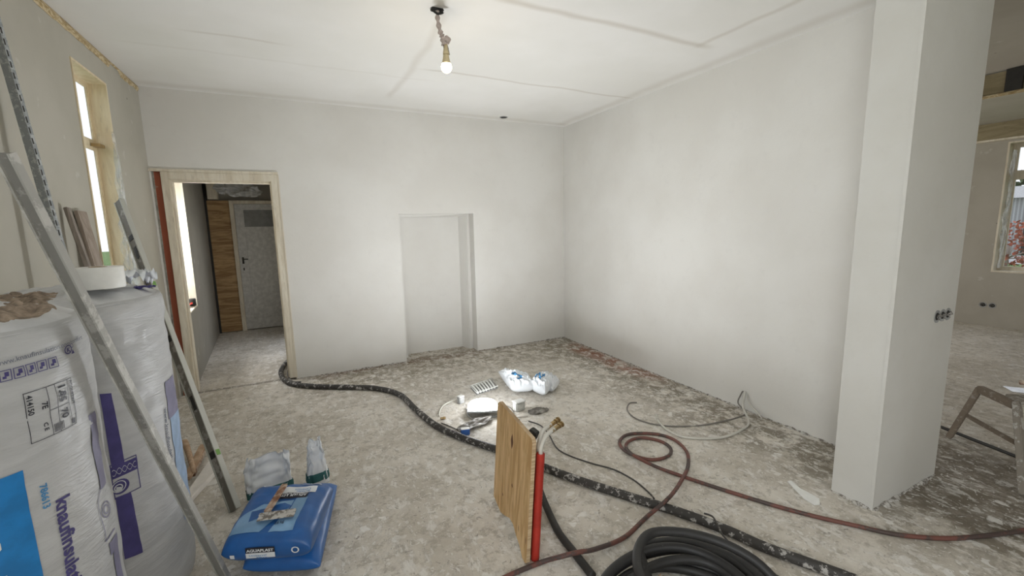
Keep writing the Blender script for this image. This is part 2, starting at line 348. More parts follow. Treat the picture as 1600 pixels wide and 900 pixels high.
# niche recess (right cheek slightly splayed)
bm = bmesh.new()
pts = [(.995, D+.15), (.995, 5.10), (1.79, 5.10), (1.856, D+.15)]
for (a, b) in zip(pts, pts[1:]):
    v = [bm.verts.new((a[0], a[1], 0)), bm.verts.new((b[0], b[1], 0)), bm.verts.new((b[0], b[1], 1.655)), bm.verts.new((a[0], a[1], 1.655))]; bm.faces.new(v)
bm.faces.new([bm.verts.new((p[0], p[1], 1.655)) for p in pts])
bmesh.ops.remove_doubles(bm, verts=bm.verts, dist=1e-4)
o = struct(link('wall_niche', bm, 'wall_plaster')); so = o.modifiers.new('s', 'SOLIDIFY'); so.thickness = .05; so.offset = -1
bmx = bmesh.new(); bmx.from_mesh(o.data); bmesh.ops.recalc_face_normals(bmx, faces=bmx.faces)
bmx.to_mesh(o.data); bmx.free()
struct(box('wall_right', R, 3.247, 1.218, 4.93, 0, 2.97, 'wall_plaster'))
# pillar end of the removed wall, with a ragged plaster arris
bm = bmesh.new(); bx(bm, PX0, PX1, PY0, PY1, 0, 2.97)
struct(link('wall_stub', bm, 'pillar_plaster'))
bm = bmesh.new(); prev = None
nz = 90
for i in range(nz+1):
    z = 2.7*i/nz; w = .003+.006*max(0, fnoise(0, 0, z, 3))+.004*max(0, fnoise(3, 0, z, 17))
    row = [bm.verts.new((PX0-.0025, PY0+.012, z)), bm.verts.new((PX0-.003, PY0-.003, z)), bm.verts.new((PX0+w, PY0-.0025, z)), bm.verts.new((PX0+w, PY0+.001, z))]
    if prev:
        for k in range(3): bm.faces.new((prev[k], prev[k+1], row[k+1], row[k]))
    prev = row
struct(link('trim_1', bm, 'pillar_plaster'))
# rear part of the room behind the camera
holed('wall_front', 'y', -3.1, -2.95, -1.4, FX+.1, 0, 2.97, [(-.1, 2.5, .8, 2.4)], 'plasterboard')
holed('wall_far', 'x', FX, FX+.18, -3.1, 4.93, 0, 2.72, [(1.0, 2.37, .745, 2.46), (-1.9, -.4, .745, 2.46)], 'far_plasterboard')
holed('wall_side_room', 'y', 4.776, 4.885, 3.247, FX+.1, 0, 2.97, [(4.9, 6.9, .9, 2.4)], 'plasterboard')  # window opening made up for the side room fill
struct(box('ceiling_side_room', 3.25, 6.65, -3.1, 4.93, 2.97, 3.07, 'far_plasterboard'))
struct(box('ceiling_far_strip', 6.613, FX+.3, -3.1, 4.93, 2.72, 2.80, 'plasterboard'))
bm = bmesh.new(); bx(bm, 6.60, 6.64, -3.0, 4.77, 2.755, 2.96); struct(link('trim_2', bm, 'beam_wood'))
bm = bmesh.new(); bx(bm, 6.585, 6.612, -3.0, 4.77, 2.72, 2.748); struct(link('trim_3', bm, 'raw_edge_wood'))
bm = bmesh.new(); bx(bm, FX-.05, FX-.001, -3.0, 4.77, 2.51, 2.719); struct(link('trim_4', bm, 'beam_wood'))
bm = bmesh.new(); bx(bm, FX-.06, FX-.001, -3.0, 4.77, 2.485, 2.51); struct(link('trim_5', bm, 'cream_wood'))
bm = bmesh.new(); bx(bm, 6.56, 6.60, 1.80, 1.92, 2.749, 2.965); struct(link('trim_6', bm, 'dark'))
# raw strip where the left wall meets the ceiling
bm = bmesh.new(); prev = None
for i in range(161):
    y = -3 + 7.76*i/160; z0 = H-.050-.028*fnoise(0, y, 0, 3.1)-.02*fnoise(0, y, 4, 13)
    if 4.15 < y < 4.35: z0 = H-.02
    row = [bm.verts.new((L+.002, y, z0)), bm.verts.new((L+.012+.008*fnoise(1, y, 0, 9), y, (z0+H)/2)), bm.verts.new((L+.004, y, H-.002))]
    if prev:
        for k in range(2): bm.faces.new((prev[k], row[k], row[k+1], prev[k+1]))
    prev = row
struct(link('trim_7', bm, 'raw_edge_wood'))

# ---- left window
def window_unit(name, xin, xout, y0, y1, z0, z1, zt, mat='window_wood', sash=.045, fw=.05, rail=.035, liner=True, xroom=None, net=False):
    """frame in an x = const wall; returns the frame (structure) with sash + panes as children"""
    bm = bmesh.new()
    for (a, b, c, d) in ((y0, y0+fw, z0, z1), (y1-fw, y1, z0, z1), (y0+fw, y1-fw, z0, z0+fw), (y0+fw, y1-fw, z1-fw, z1), (y0+fw, y1-fw, zt-rail, zt+rail)):
        bx(bm, min(xin, xout), max(xin, xout), a, b, c, d)
    fr = struct(link(name, bm, mat))
    xm = (xin+xout)/2
    for (c, d) in ((z0+fw, zt-rail), (zt+rail, z1-fw)):
        bm = bmesh.new(); a, b = y0+fw, y1-fw; t = abs(xin-xout)*.3; s = sash
        for q in ((a, a+s, c, d), (b-s, b, c, d), (a+s, b-s, c, c+s), (a+s, b-s, d-s, d)): bx(bm, xm-t, xm+t, *q)
        sh = link('sash', bm, mat, None); sh.parent = fr
        bm = bmesh.new(); bx(bm, xm-.004, xm+.004, a+s, b-s, c+s, d-s); p = link('pane', bm, 'window_glass'); p.parent = fr
    return fr
# liner boards of the reveal
def liner(name, x0, x1, y0, y1, z0, z1, t, mat):
    bm = bmesh.new()
    bx(bm, x0, x1, y0, y0+t, z0, z1); bx(bm, x0, x1, y1-t, y1, z0, z1); bx(bm, x0, x1, y0+t, y1-t, z1-t, z1); bx(bm, x0, x1, y0+t, y1-t, z0, z0+t)
    return struct(link(name, bm, mat))
w1 = window_unit('window_1', -1.19, -1.202, 3.515, 4.01, .87, 2.51, 2.10, sash=.02, fw=.014, rail=.016)
liner('trim_8', -1.203, L+.006, 3.501, 4.024, .846, 2.524, .014, 'window_wood')
box('latch', -1.185, -1.14, 3.90, 3.99, 2.085, 2.105, 'brass', w1).matrix_parent_inverse = Matrix.Identity(4)
# plastic film bunched down the far edge of the reveal
bm = bmesh.new(); prev = None
for i in range(61):
    z = 2.2-1.3*i/60; t = i/60; row = []
    wdt = .02+.10*min(1, t*1.6)*(.6+.4*abs(fnoise(0, 0, z, 5)))
    for k in range(9):
        a = k/8; row.append(bm.verts.new((-1.095-.0+.04*abs(sin(a*9+z*7))*min(1, t*2)+.015-.10*a*wdt/.12, 3.995-wdt*(1-a)*.6+.012*fnoise(a*3, z, 0, 6), z)))
    if prev:
        for k in range(8): bm.faces.new((prev[k], prev[k+1], row[k+1], row[k]))
    prev = row
tag(link('plastic_film', bm, 'clear_film', None, True), 'clear plastic film bunched down the far edge of the narrow left window', 'plastic film')

# ---- doorway to the hall
dr = None
def door_frame():
    bm = bmesh.new(); y0, y1 = 4.765, 4.945
    bx(bm, -1.024, -.968, y0, y1, .02, 2.03, .003); bx(bm, -.19, -.132, y0, y1, .02, 2.03, .003); bx(bm, -.968, -.19, y0, y1, 1.965, 2.03, .003)
    bx(bm, -1.04+.02, -.955, 4.80, 4.86, .02, 1.965); bx(bm, -.203, -.185, 4.80, 4.86, .02, 1.965); bx(bm, -.955, -.203, 4.80, 4.86, 1.945, 1.968)
    o = struct(link('trim_9', bm, 'cream_wood'))
    bm = bmesh.new(); bx(bm, -1.10, -.125, 4.76, 4.775, 2.03, 2.052); bx(bm, -.132, -.120, 4.762, 4.775, .02, 2.03)
    struct(link('trim_10', bm, 'cream_wood'))
door_frame()
struct(box('wall_brick_edge', -1.075, -1.027, 4.802, 4.93, 0, 2.03, 'brick_edge'))
struct(box('wall_mortar_edge', -1.10, -1.075, 4.802, 4.93, 0, 2.03, 'mortar'))
# hall
HM = Matrix.Translation((-1.0, 4.93, 0)) @ Matrix.Rotation(math.radians(3.6), 4, 'Z') @ Matrix.Translation((1.0, -4.93, 0))
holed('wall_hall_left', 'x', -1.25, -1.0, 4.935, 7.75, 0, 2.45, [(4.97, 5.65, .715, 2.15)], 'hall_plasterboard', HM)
holed('wall_hall_right', 'x', -.12, -.01, 4.93, 7.75, 0, 2.45, [(5.85, 6.75, 0, 2.1)], 'hall_plasterboard')  # unseen opening cut only to hold the added hall fill
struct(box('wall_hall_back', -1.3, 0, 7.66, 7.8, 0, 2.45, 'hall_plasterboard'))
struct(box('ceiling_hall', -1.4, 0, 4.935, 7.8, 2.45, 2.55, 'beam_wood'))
bm = bmesh.new()
for q in ((4.97, 4.98, .715, 2.15), (5.635, 5.65, .715, 2.15), (4.98, 5.635, .715, .727)): bx(bm, -1.25, -.992, *q)
bmesh.ops.transform(bm, matrix=HM, verts=bm.verts); struct(link('trim_11', bm, 'cream_wood'))
window_hall = window_unit('window_2', -1.24, -1.28, 4.99, 5.60, .73, 2.14, 1.9, sash=.02, fw=.02, rail=.02)
struct(box('trim_12', -1.19, -1.14, 7.58, 7.66, 0, 2.2, 'dark'))
def hall_ply():
    bm = bmesh.new(); bx(bm, -1.15, -.872, 7.60, 7.625, .01, 1.955)
    tag(link('plywood_sheet', bm, 'hall_plywood'), 'brown plywood sheet standing beside the grey hall door', 'plywood')
hall_ply()
struct(box('trim_13', -.868, -.815, 7.575, 7.64, 0, 1.955, 'cream_wood'))
struct(box('trim_14', -.815, -.125, 7.575, 7.64, 1.91, 1.955, 'cream_wood'))
box_ = bmesh.new(); bx(box_, -1.10, -.98, 7.45, 7.57, 1.965, 2.44); tag(link('timber_post', box_, 'cream_wood'), 'short cream timber above the plywood at the end of the hall', 'timber')
# hall door leaf
dm = bmesh.new(); yf, yb = 7.60, 7.64
for q in ((-.812, -.70, .015, 1.905), (-.20, -.128, .015, 1.905), (-.70, -.20, .015, .18), (-.70, -.20, 1.48, 1.57), (-.70, -.20, 1.82, 1.905)): bx(dm, q[0], q[1], yf, yb, q[2], q[3])
dleaf = struct(link('door_1', dm, 'door_paint'))
pn = bmesh.new(); bx(pn, -.70, -.20, 7.618, 7.63, .18, 1.48); bx(pn, -.68, -.22, 7.612, 7.62, .20, 1.46, .004); link('panel', pn, 'door_paint', dleaf)
pg = bmesh.new(); bx(pg, -.70, -.20, 7.616, 7.624, 1.57, 1.82); link('door_pane', pg, 'frosted_pane', dleaf)
hb = bmesh.new(); bx(hb, -.78, -.755, 7.592, 7.60, 1.02, 1.12, .003); tube(hb, [(-.767, 7.60, 1.09), (-.767, 7.56, 1.09), (-.70, 7.555, 1.09)], .008); bx(hb, -.775, -.76, 7.59, 7.60, .92, .96, .003); link('door_handle', hb, 'dark', dleaf, True)
def crumple_sheet(name, c, ax, ay, n, amp, mat, seed, parent=None, scale=9):
    bm = bmesh.new(); G = []
    c, ax, ay = Vector(c), Vector(ax), Vector(ay); nn = ax.cross(ay).normalized()
    for i in range(n+1):
        r = []
        for j in range(n+1):
            u, v = i/n*2-1, j/n*2-1
            e = 1+.22*fnoise(atan2(v, u)*.8+seed, seed, 0, 1.3)
            m = max(abs(u), abs(v), 1e-6)/sqrt(u*u+v*v+1e-12)*1.0
            uu, vv = (u*(m*.6+.4)*e, v*(m*.6+.4)*e)
            h = amp*(ridged(Vector((u*1.2+seed, v*1.2, seed))*scale*.15)*.7+.5*ridged(Vector((u, v+seed, 2))*scale*.35))
            r.append(bm.verts.new(c+ax*uu+ay*vv+nn*h))
        G.append(r)
    for i in range(n):
        for j in range(n): bm.faces.new((G[i][j], G[i+1][j], G[i+1][j+1], G[i][j+1]))
    return link(name, bm, mat, parent, True)
tag(crumple_sheet('plastic_bundle', (-.72, 7.44, 2.08), (.30, 0, -.02), (0, .05, .10), 26, .07, 'bright_film', 3.1), 'crumpled clear plastic sheeting above the hall door', 'plastic sheeting')
# small things on the hall sill
bm = bmesh.new(); lathe(bm, [(.03, 0), (.034, .003), (.034, .07), (.03, .075)], (-1.065, 5.56, .731)); tag(link('black_tub', bm, 'dark', None, True), 'small black tub on the sill of the hall window', 'tub')
o = crumple_sheet('red_rag', (-1.085, 5.47, .745), (.04, 0, 0), (0, .045, 0), 10, .03, 'red_pipe', 1.2); tag(o, 'red rag on the sill of the hall window', 'rag')
# plaster skirting crumbs where walls meet the floor
def crust(name, a, b, seed, w=.02):
    a, b = Vector(a), Vector(b); d = (b-a); n = int(d.length/.03); t = d.normalized(); nn = Vector((-t.y, t.x, 0)); bm = bmesh.new(); prev = None
    for i in range(n+1):
        p = a+d*i/n; q = abs(fnoise(i*.3, seed, 0, 1)); h = .004+.02*q; ww = .004+w*q*1.3
        row = [bm.verts.new(p+Vector((0, 0, h))), bm.verts.new(p+nn*ww*.6+Vector((0, 0, h*.6))), bm.verts.new(p+nn*ww+Vector((0, 0, .0008)))]
        if prev:
            for k in range(2): bm.faces.new((prev[k], row[k], row[k+1], prev[k+1]))
        prev = row
    return struct(link(name, bm, 'crust'))
crust('baseboard_back', (R-.001, D-.001, 0), (1.86, D-.001, 0), 1, .03); crust('baseboard_back_left', (.99, D-.001, 0), (-.12, D-.001, 0), 2, .03)
crust('baseboard_right', (R-.001, 1.22, 0), (R-.001, D, 0), 3, .03); crust('baseboard_pillar', (PX1, PY0-.001, 0), (PX0, PY0-.001, 0), 4, .04)
crust('baseboard_pillar_left', (PX0-.001, PY0, 0), (PX0-.001, PY1, 0), 5, .03); crust('baseboard_niche', (1.78, 5.099, 0), (.995, 5.099, 0), 6, .05)

# ---- far window in the side room
w3 = window_unit('window_3', FX+.13, FX+.17, 1.02, 2.35, .765, 2.44, 2.03, 'cream_wood', .03, .025, .03)
liner('trim_15', FX+.0, FX+.178, 1.001, 2.369, .746, 2.459, .02, 'cream_wood')
bm = bmesh.new(); prev = None
for i in range(50):
    z = 2.35-1.55*i/49; row = [bm.verts.new((FX-.01+.13*k/6, 2.33-.03*abs(sin(k*2.1+z*5))-.02*fnoise(k, z, 0, 3), z)) for k in range(7)]
    if prev:
        for k in range(6): bm.faces.new((prev[k], prev[k+1], row[k+1], row[k]))
    prev = row
tag(link('plastic_film', bm, 'clear_film', None, True), 'clear plastic film along the reveal of the far right window', 'plastic film')
# socket boxes
def socket(name, c, axis, label, grp, r=.030):
    t = thing(name, label, 'socket box', c, grp)
    if axis == 'y': Mx = Matrix.Translation(c) @ Matrix.Rotation(pi/2, 4, 'X')
    else: Mx = Matrix.Translation(c) @ Matrix.Rotation(-pi/2, 4, 'Y')
    bm = bmesh.new(); seg = 20
    pr = [(r+.004, .0005), (r+.004, .003), (r, .003), (r-.002, .0012), (.001, .0012)]
    lathe(bm, pr, seg=seg, M_=Mx); link('box_rim', bm, 'grey_plastic', t, True)
    bm = bmesh.new(); lathe(bm, [(r-.010, .0013), (r-.011, .0035), (.001, .0035)], seg=seg, M_=Mx); link('box_well', bm, 'dark', t, True)
    bm = bmesh.new()
    for k in range(3):
        a = k*2.1; tube(bm, [Mx @ Vector((.006*cos(a), .006*sin(a), .003)), Mx @ Vector((.014*cos(a), .014*sin(a), .015)), Mx @ Vector((.02*cos(a+1), .02*sin(a+1), .008))], .0022, seg=6)
    link('wire_ends', bm, 'grey_cable', t, True)
for i, (x, w) in enumerate(((3.032, 'left'), (3.095, 'middle'), (3.158, 'right'))): socket('socket_box', Vector((x, PY0, .974)), 'y', w+' one of the three open socket boxes on the pillar', 'socket boxes on the pillar')
for y, w in ((2.40, 'left'), (2.31, 'right')): socket('socket_box', Vector((FX, y, .285)), 'x', w+' of the two open socket boxes low on the far wall', 'socket boxes on the far wall', .036)
# ceiling hole
bm = bmesh.new(); c = Vector((2.193, 4.597, H)); lathe(bm, [(.045, -.001), (.045, -.006), (.036, -.006), (.036, -.0035), (.001, -.0035)], c)
tag(link('ceiling_socket', bm, 'grey_plastic', None, True), 'small round grey ceiling outlet near the back wall', 'ceiling outlet')
bm = bmesh.new(); lathe(bm, [(.033, -.0036), (.033, -.0066), (.001, -.0066)], c); link('outlet_hole', bm, 'dark', bpy.data.objects['ceiling_socket'], True)

# ================================================================== OUTSIDE
struct(box('ground', -60, -1.6, -60, 60, -.4, -.3, 'grass')); struct(box('ground_far', FX+.35, 70, -60, 60, -.4, -.3, 'grass')); struct(box('path_outside', 24, 29, -40, 40, -.299, -.28, 'path'))
def bush(name, c, rx, rz, mat, label, seed, n=700, ls=1):
    t = thing(name, label, 'bush' if rz < 3 else 'tree', (c[0], c[1], -.3)); rnd = random.Random(seed); bm = bmesh.new()
    for i in range(n):
        a = rnd.random()*2*pi; ph = math.acos(rnd.uniform(-1, 1)); rr = rnd.uniform(.65, 1)
        p = Vector((c[0]+rx*rr*sin(ph)*cos(a), c[1]+rx*rr*sin(ph)*sin(a), c[2]+rz*rr*cos(ph))); s = rx*rnd.uniform(.08, .16)*ls
        d1 = Vector([rnd.gauss(0, 1) for _ in range(3)]).normalized(); d2 = d1.cross(Vector([rnd.gauss(0, 1) for _ in range(3)])).normalized()
        bm.faces.new([bm.verts.new(p+d1*s), bm.verts.new(p+d2*s*.6), bm.verts.new(p-d1*s), bm.verts.new(p-d2*s*.6)])
    link('foliage', bm, mat, t)
    bm = bmesh.new(); tube(bm, [(c[0], c[1], -.3), (c[0]+.1, c[1], c[2])], rx*.05, sm=2)
    for k in range(7):
        a = k*.9; tube(bm, [(c[0], c[1], c[2]*.3), (c[0]+rx*.6*cos(a), c[1]+rx*.6*sin(a), c[2]+rz*.4*sin(k))], rx*.02, seg=6, sm=2)
    link('stem', bm, 'brown_board', t, True)
bush('bush', (20.0, 5.3, .55), .95, .85, 'red_leaves', 'red-leaved shrub outside the far right window', 5, 650, .6)
for k, y in enumerate((-1, 5.5, 12)): bush('tree', (38, y+2, 2.6), 2.9, 2.6, 'foliage', ['dark green tree behind the shed at right', 'dark green tree rising straight behind the shed', 'dark green tree behind the shed at left'][k], 20+k, 900)
sh = thing('shed', 'pale brick shed in the garden outside the far right window', 'shed', (31, 7, -.3))
bm = bmesh.new(); bx(bm, 29.5, 33, 2.5, 11, -.3, 2.3); link('wall', bm, 'shed_brick', sh)
bm = bmesh.new(); bx(bm, 29.42, 29.5, 6.4, 7.4, -.28, 1.7); link('shed_door', bm, 'dark', sh)
bm = bmesh.new()
v = [bm.verts.new(p) for p in ((29.2, 2.2, 2.3), (33.3, 2.2, 2.3), (33.3, 11.3, 2.3), (29.2, 11.3, 2.3), (31.2, 2.2, 2.9), (31.2, 11.3, 2.9))]
for q in ((0, 3, 5, 4), (1, 4, 5, 2), (0, 4, 1), (3, 2, 5), (0, 1, 2, 3)): bm.faces.new([v[i] for i in q])
link('roof', bm, 'path', sh)

# ================================================================== INSULATION ROLLS
def roll(name, C, rx, ry, label, seed, ztop=1.265):
    t = thing(name, label, 'insulation roll', (C[0], C[1], 0), 'insulation rolls by the left wall')
    prof = [(.90, .0), (.965, .018), (.99, .05), (1, .10)]+[(1+.006*sin(k*.12+seed), .1+(ztop-.16)*k/120) for k in range(1, 120)]+[(1.005, ztop-.05), (.995, ztop-.02), (.965, ztop-.004)]
    seg = 180; bm = bmesh.new(); rings = []
    def rad(th, z, f):
        d = .004*fnoise(cos(th)*2+seed, sin(th)*2, z*9, 2.2)+.004*ridged(Vector((cos(th)*3+seed, sin(th)*3, z*13+th*2)))*max(0, min(1, (z-.75)/.4))
        return f*(1+d/.29)
    def Sf(th, z, off):
        f = 1.0
        for (f0, z0), (f1, z1) in zip(prof, prof[1:]):
            if z0 <= z <= z1: f = f0+(f1-f0)*(z-z0)/max(1e-6, z1-z0); break
        q = rad(th, z, f); return Vector((C[0]+(rx*q+off)*cos(th), C[1]+(ry*q+off)*sin(th), z))
    for f, z in prof: rings.append([bm.verts.new(Vector((C[0]+rx*rad(2*pi*k/seg, z, f)*cos(2*pi*k/seg), C[1]+ry*rad(2*pi*k/seg, z, f)*sin(2*pi*k/seg), z))) for k in range(seg)])
    for a, b in zip(rings, rings[1:]):
        for k in range(seg): bm.faces.new((a[k], a[(k+1) % seg], b[(k+1) % seg], b[k]))
    bm.faces.new(rings[0][::-1])
    bm.faces.new(rings[-1])
    link('wrapping', bm, 'wrap_film', t, True)
    # gathered, puffed film over the top end
    bm = bmesh.new(); rings = []
    nr = 26
    def top(fr, th):
        x, y = fr*cos(th), fr*sin(th)
        z = ztop-.012+.046*(1-fr**2.4)+.016*(ridged(Vector((x*1.6+seed, y*1.6, seed))*1.7)-.4)*min(1, (1-fr)*5)+.007*ridged(Vector((x*5, y*5+seed, 1)))*min(1, (1-fr)*6)
        return Vector((C[0]+rx*x*.99, C[1]+ry*y*.99, z))
    for i in range(nr): rings.append([bm.verts.new(top(1-i/nr*.999, 2*pi*k/seg)) for k in range(seg)])
    for a, b in zip(rings, rings[1:]):
        for k in range(seg): bm.faces.new((a[k], a[(k+1) % seg], b[(k+1) % seg], b[k]))
    bm.faces.new(rings[-1]); link('top_film', bm, 'wrap_top', t, True)
    return t, Sf, top
RA, SA, TA = roll('insulation_roll', (-.832, 1.592), .259, .285, 'nearest wrapped insulation roll, with the big blue block and lettering', 1.3, 1.28)
RB, SB, TB = roll('insulation_roll', (-.809, 2.212), .277, .320, 'second wrapped insulation roll with a purple band, a white tape roll on top', 4.7, 1.262)
def wool(parent, C, T, a0, a1, r0, r1, seed, n=5):
    for q in range(n):
        bm = bmesh.new(); prev = None
        for i in range(41):
            a = a0+(a1-a0)*i/40; rr = r0+(r1-r0)*(q+.5)/n+.012*fnoise(i*.15, q, seed, 1); wd = (r1-r0)/n*.60; p = T(rr, a); s = sin(pi*i/40)**.35
            row = []
            for k in range(7):
                ph = pi*k/6; rad_ = T(rr+wd*cos(ph), a); row.append(bm.verts.new((rad_.x, rad_.y, rad_.z-.003+(.009+.008*fnoise(i*.3, q+seed, k*.2, 1))*sin(ph)*s)))
            if prev:
                for k in range(6): bm.faces.new((prev[k], prev[k+1], row[k+1], row[k]))
            prev = row
        link('wool_layer', bm, 'wool', parent, True)
wool(RA, None, TA, radians(-38), radians(50), .46, .80, 2, 3)
wool(RB, None, TB, radians(200), radians(285), .42, .84, 6, 4)
# printing on the near roll; (u,v): u = arc length (m) to the right as seen, v = height
def cylmap(Sf, r): return lambda u, v, off: Sf(u/r, v, off)
A_ = cylmap(SA, .287); B_ = cylmap(SB, .30)
def A_deg(d): return radians(d)*.287
def B_deg(d): return radians(d)*.30
u0 = A_deg(-50)
decal('blue_block', [rect(A_deg(-95), .30, A_deg(-43.3), .942)], A_, 'ink_blue', RA)
decal('block_lettering', place(text_polys('KNAUF', .155, .003), A_deg(-48.6)-.122-.020, .90, -pi/2), A_, 'ink_white', RA, off=.0035)
decal('url_print', place(text_polys('www.knaufinsulation.com/comfort', .0165, .0002), A_deg(-46), 1.205, .03, 1.0, 1), A_, 'ink_grey', RA, off=.0045)
P = []
for k in range(5):
    uc = A_deg(-43.0+5.0*k); P += frame_poly(uc-.011, 1.165, uc+.011, 1.192, .0018)
    P += [rect(uc-.006, 1.171, uc+.001, 1.177), rect(uc-.002, 1.176, uc+.006, 1.187)]
decal('handling_icons', P, A_, 'ink_purple', RA)
P = ring_poly(A_deg(-12.6), 1.198, .0125, .0095)+place(text_polys('K', .016, .0006), A_deg(-13.6), 1.192)+ring_poly(A_deg(-9.5), 1.205, .006, .0045, 10)+[[(A_deg(-10.6), 1.183), (A_deg(-8.6), 1.183), (A_deg(-9.6), 1.195)]]
decal('logo_print', P, A_, 'ink_purple', RA)
ul, ur, vb, vt = A_deg(-38.3), A_deg(-14.5), .995, 1.124
P = frame_poly(ul, vb, ur, vt, .0016)+[rect(A_deg(-24.5), vb, A_deg(-24.5)+.0015, vt), rect(A_deg(-28.5), vb, A_deg(-28.5)+.0015, vt), rect(A_deg(-17.8), vb, A_deg(-17.8)+.0015, vt), rect(A_deg(-28.5), 1.06, A_deg(-17.8), 1.0615)]
P += place(text_polys('1.85', .028, .0008), A_deg(-22.8), 1.118, -pi/2)+place(text_polys('70', .026, .0008), A_deg(-22.8), 1.052, -pi/2)+place(text_polys('414150', .017, .0004), A_deg(-37.3), 1.116, -pi/2)
P += place(text_polys('ACOUSTIFIT', .012, .0002), A_deg(-15.8), 1.118, -pi/2)+place(text_polys('7E', .018, .0005), A_deg(-31.5), 1.088, -pi/2)+place(text_polys('C E', .014, .0004), A_deg(-32), 1.035, -pi/2)
P += [rect(A_deg(-27.5)+.003*k, 1.0, A_deg(-27.5)+.003*k+.0015, 1.022) for k in range(9)]+[rect(A_deg(-17.3), 1.0, A_deg(-15.6), 1.014)]
decal('product_label', P, A_, 'ink_black', RA)
decal('batch_number', place(text_polys('786613', .022, .0005), A_deg(-38.2), .885, -pi/2), A_, 'ink_cyan', RA)
decal('maker_lettering', place(text_polys('knaufinsulation', .049, .0015), A_deg(-32.6), .828, -pi/2-.03), A_, 'ink_purple', RA)
decal('purple_strip', [rect(A_deg(-5), .768, A_deg(3), .995), rect(A_deg(-3), .15, A_deg(5), .60)], A_, 'ink_mauve', RA)
u = A_deg(-2)
P = [[(u-.035, .74), (u-.0325, .74), (u-.0325, .62), (u-.035, .62)], [(u-.035, .74), (u, .80), (u+.002, .798), (u-.032, .739)], rect(u-.035, .615, u+.03, .62)]+ring_poly(u-.002, .70, .024, .020)+ring_poly(u-.002, .70, .014, .010)+[rect(u-.020, .56, u+.03, .60)]
decal('roof_symbol', P, A_, 'ink_mauve', RA)
# printing on the second roll
decal('purple_band', [[(B_deg(-59.5), .948), (B_deg(-59.5), .66), (B_deg(-52), .67), (B_deg(-53.3), .94)], [(B_deg(-60), .555), (B_deg(-60.5), .31), (B_deg(-49.8), .297), (B_deg(-51), .55)]], B_, 'ink_purple', RB)
ub0, ub1 = B_deg(-60.5), B_deg(-44.5)
P = frame_poly(ub0, .548, ub1, .682, .003)+[rect(ub0, .625, ub1-.003, .672)]+ring_poly(ub0+.022, .588, .028, .0, 18)
decal('box_symbol', P, B_, 'ink_purple', RB)
P = []
for s in (1, -1):
    for k in range(24):
        a = ub0+.004+(ub1-ub0-.01)*k/24; b = ub0+.004+(ub1-ub0-.01)*(k+1)/24; f = lambda q: .6485+s*.012*sin((q-ub0)*190)
        P.append([(a, f(a)-.0012), (b, f(b)-.0012), (b, f(b)+.0012), (a, f(a)+.0012)])
decal('coil_pattern', P, B_, 'wrap_top', RB, off=.0035); P = ring_poly(ub0+.018, .590, .022, .019, 18)+ring_poly(ub0+.016, .586, .014, .010, 16)+[[(ub0+.006, .572), (ub0+.026, .572), (ub0+.024, .586), (ub0+.01, .592)]]
decal('box_symbol_white', P, B_, 'wrap_top', RB, off=.0035)
decal('url_print', place(text_polys('www.knaufinsulation.com', .030, .0006), B_deg(-18.5), .80, -pi/2), B_, 'ink_grey', RB)
decal('edge_strip', [rect(B_deg(-13), .74, B_deg(8), .90)], B_, 'ink_mauve', RB)
decal('blue_edge_strip', [rect(B_deg(-11), .28, B_deg(10), .74)], B_, 'pale_blue', RB)

# tape roll on the second insulation roll, crumpled film and green-capped tool beside it
c = Vector((-.672, 2.10, 1.304)); bm = bmesh.new()
lathe(bm, [(.026, .004), (.026, .0), (.070, .0), (.072, .003), (.072, .075), (.070, .078), (.027, .078), (.026, .075)], c, 48)
tr_ = tag(link('tape_roll', bm, 'white_plastic', None, True), 'wide white roll of tape lying on the second insulation roll', 'tape roll')
bm = bmesh.new(); lathe(bm, [(.021, .0782), (.0255, .0786), (.0255, .0794), (.021, .0794)], c, 32); o = link('cardboard_core', bm, 'straw', tr_, True)
o = crumple_sheet('crumpled_film', (-.605, 2.24, 1.300), (.052, .04, 0), (-.03, .045, .0), 18, .055, 'bag_white', 5.5); tag(o, 'crumpled white and clear film on the right edge of the second insulation roll', 'plastic film')
o = crumple_sheet('label_scrap', (-.575, 2.215, 1.278), (.03, .02, 0), (-.015, .03, .0), 10, .014, 'ink_purple', 2.2); tag(o, 'dark blue printed scrap beside the crumpled film', 'scrap')

# ================================================================== BARS AGAINST THE WALL
def profile(name, label, cat, a, b, w, d, mat, lipmat, face, lips=True, group=None):
    Mx, ln = beam_matrix(a, b, face); t = thing(name, label, cat, a, group)
    box('bar_web', -w/2, w/2, -d/2, d/2, 0, ln, mat, t, 0, Mx)
    if lips:
        for s in (-1, 1): box('bar_lip', s*w/2-.0025, s*w/2+.0025, -d/2-.006, d/2+.006, .0, ln, lipmat, t, 0, Mx)
    return t, Mx, ln
# long plasterer's straightedge leaning on the rolls
a = g(360, 922); q = g(128, 474, 1.318); q2 = q
d = (q-a); # continue along the same line until pixel (4,230)
best = min((abs((lambda P_: 800+FPX*(P_-Vector((0, 0, CH))).dot(RV)/(P_-Vector((0, 0, CH))).dot(fwd))(a+d*s/100)-4), s/100) for s in range(100, 260))[1]
profile('straightedge', 'long grey aluminium straightedge leaning across the two insulation rolls', 'straightedge', a+Vector((0, 0, .012)), a+d*best, .028, .010, 'aluminium', 'aluminium_lip', (1, -.35, .2))
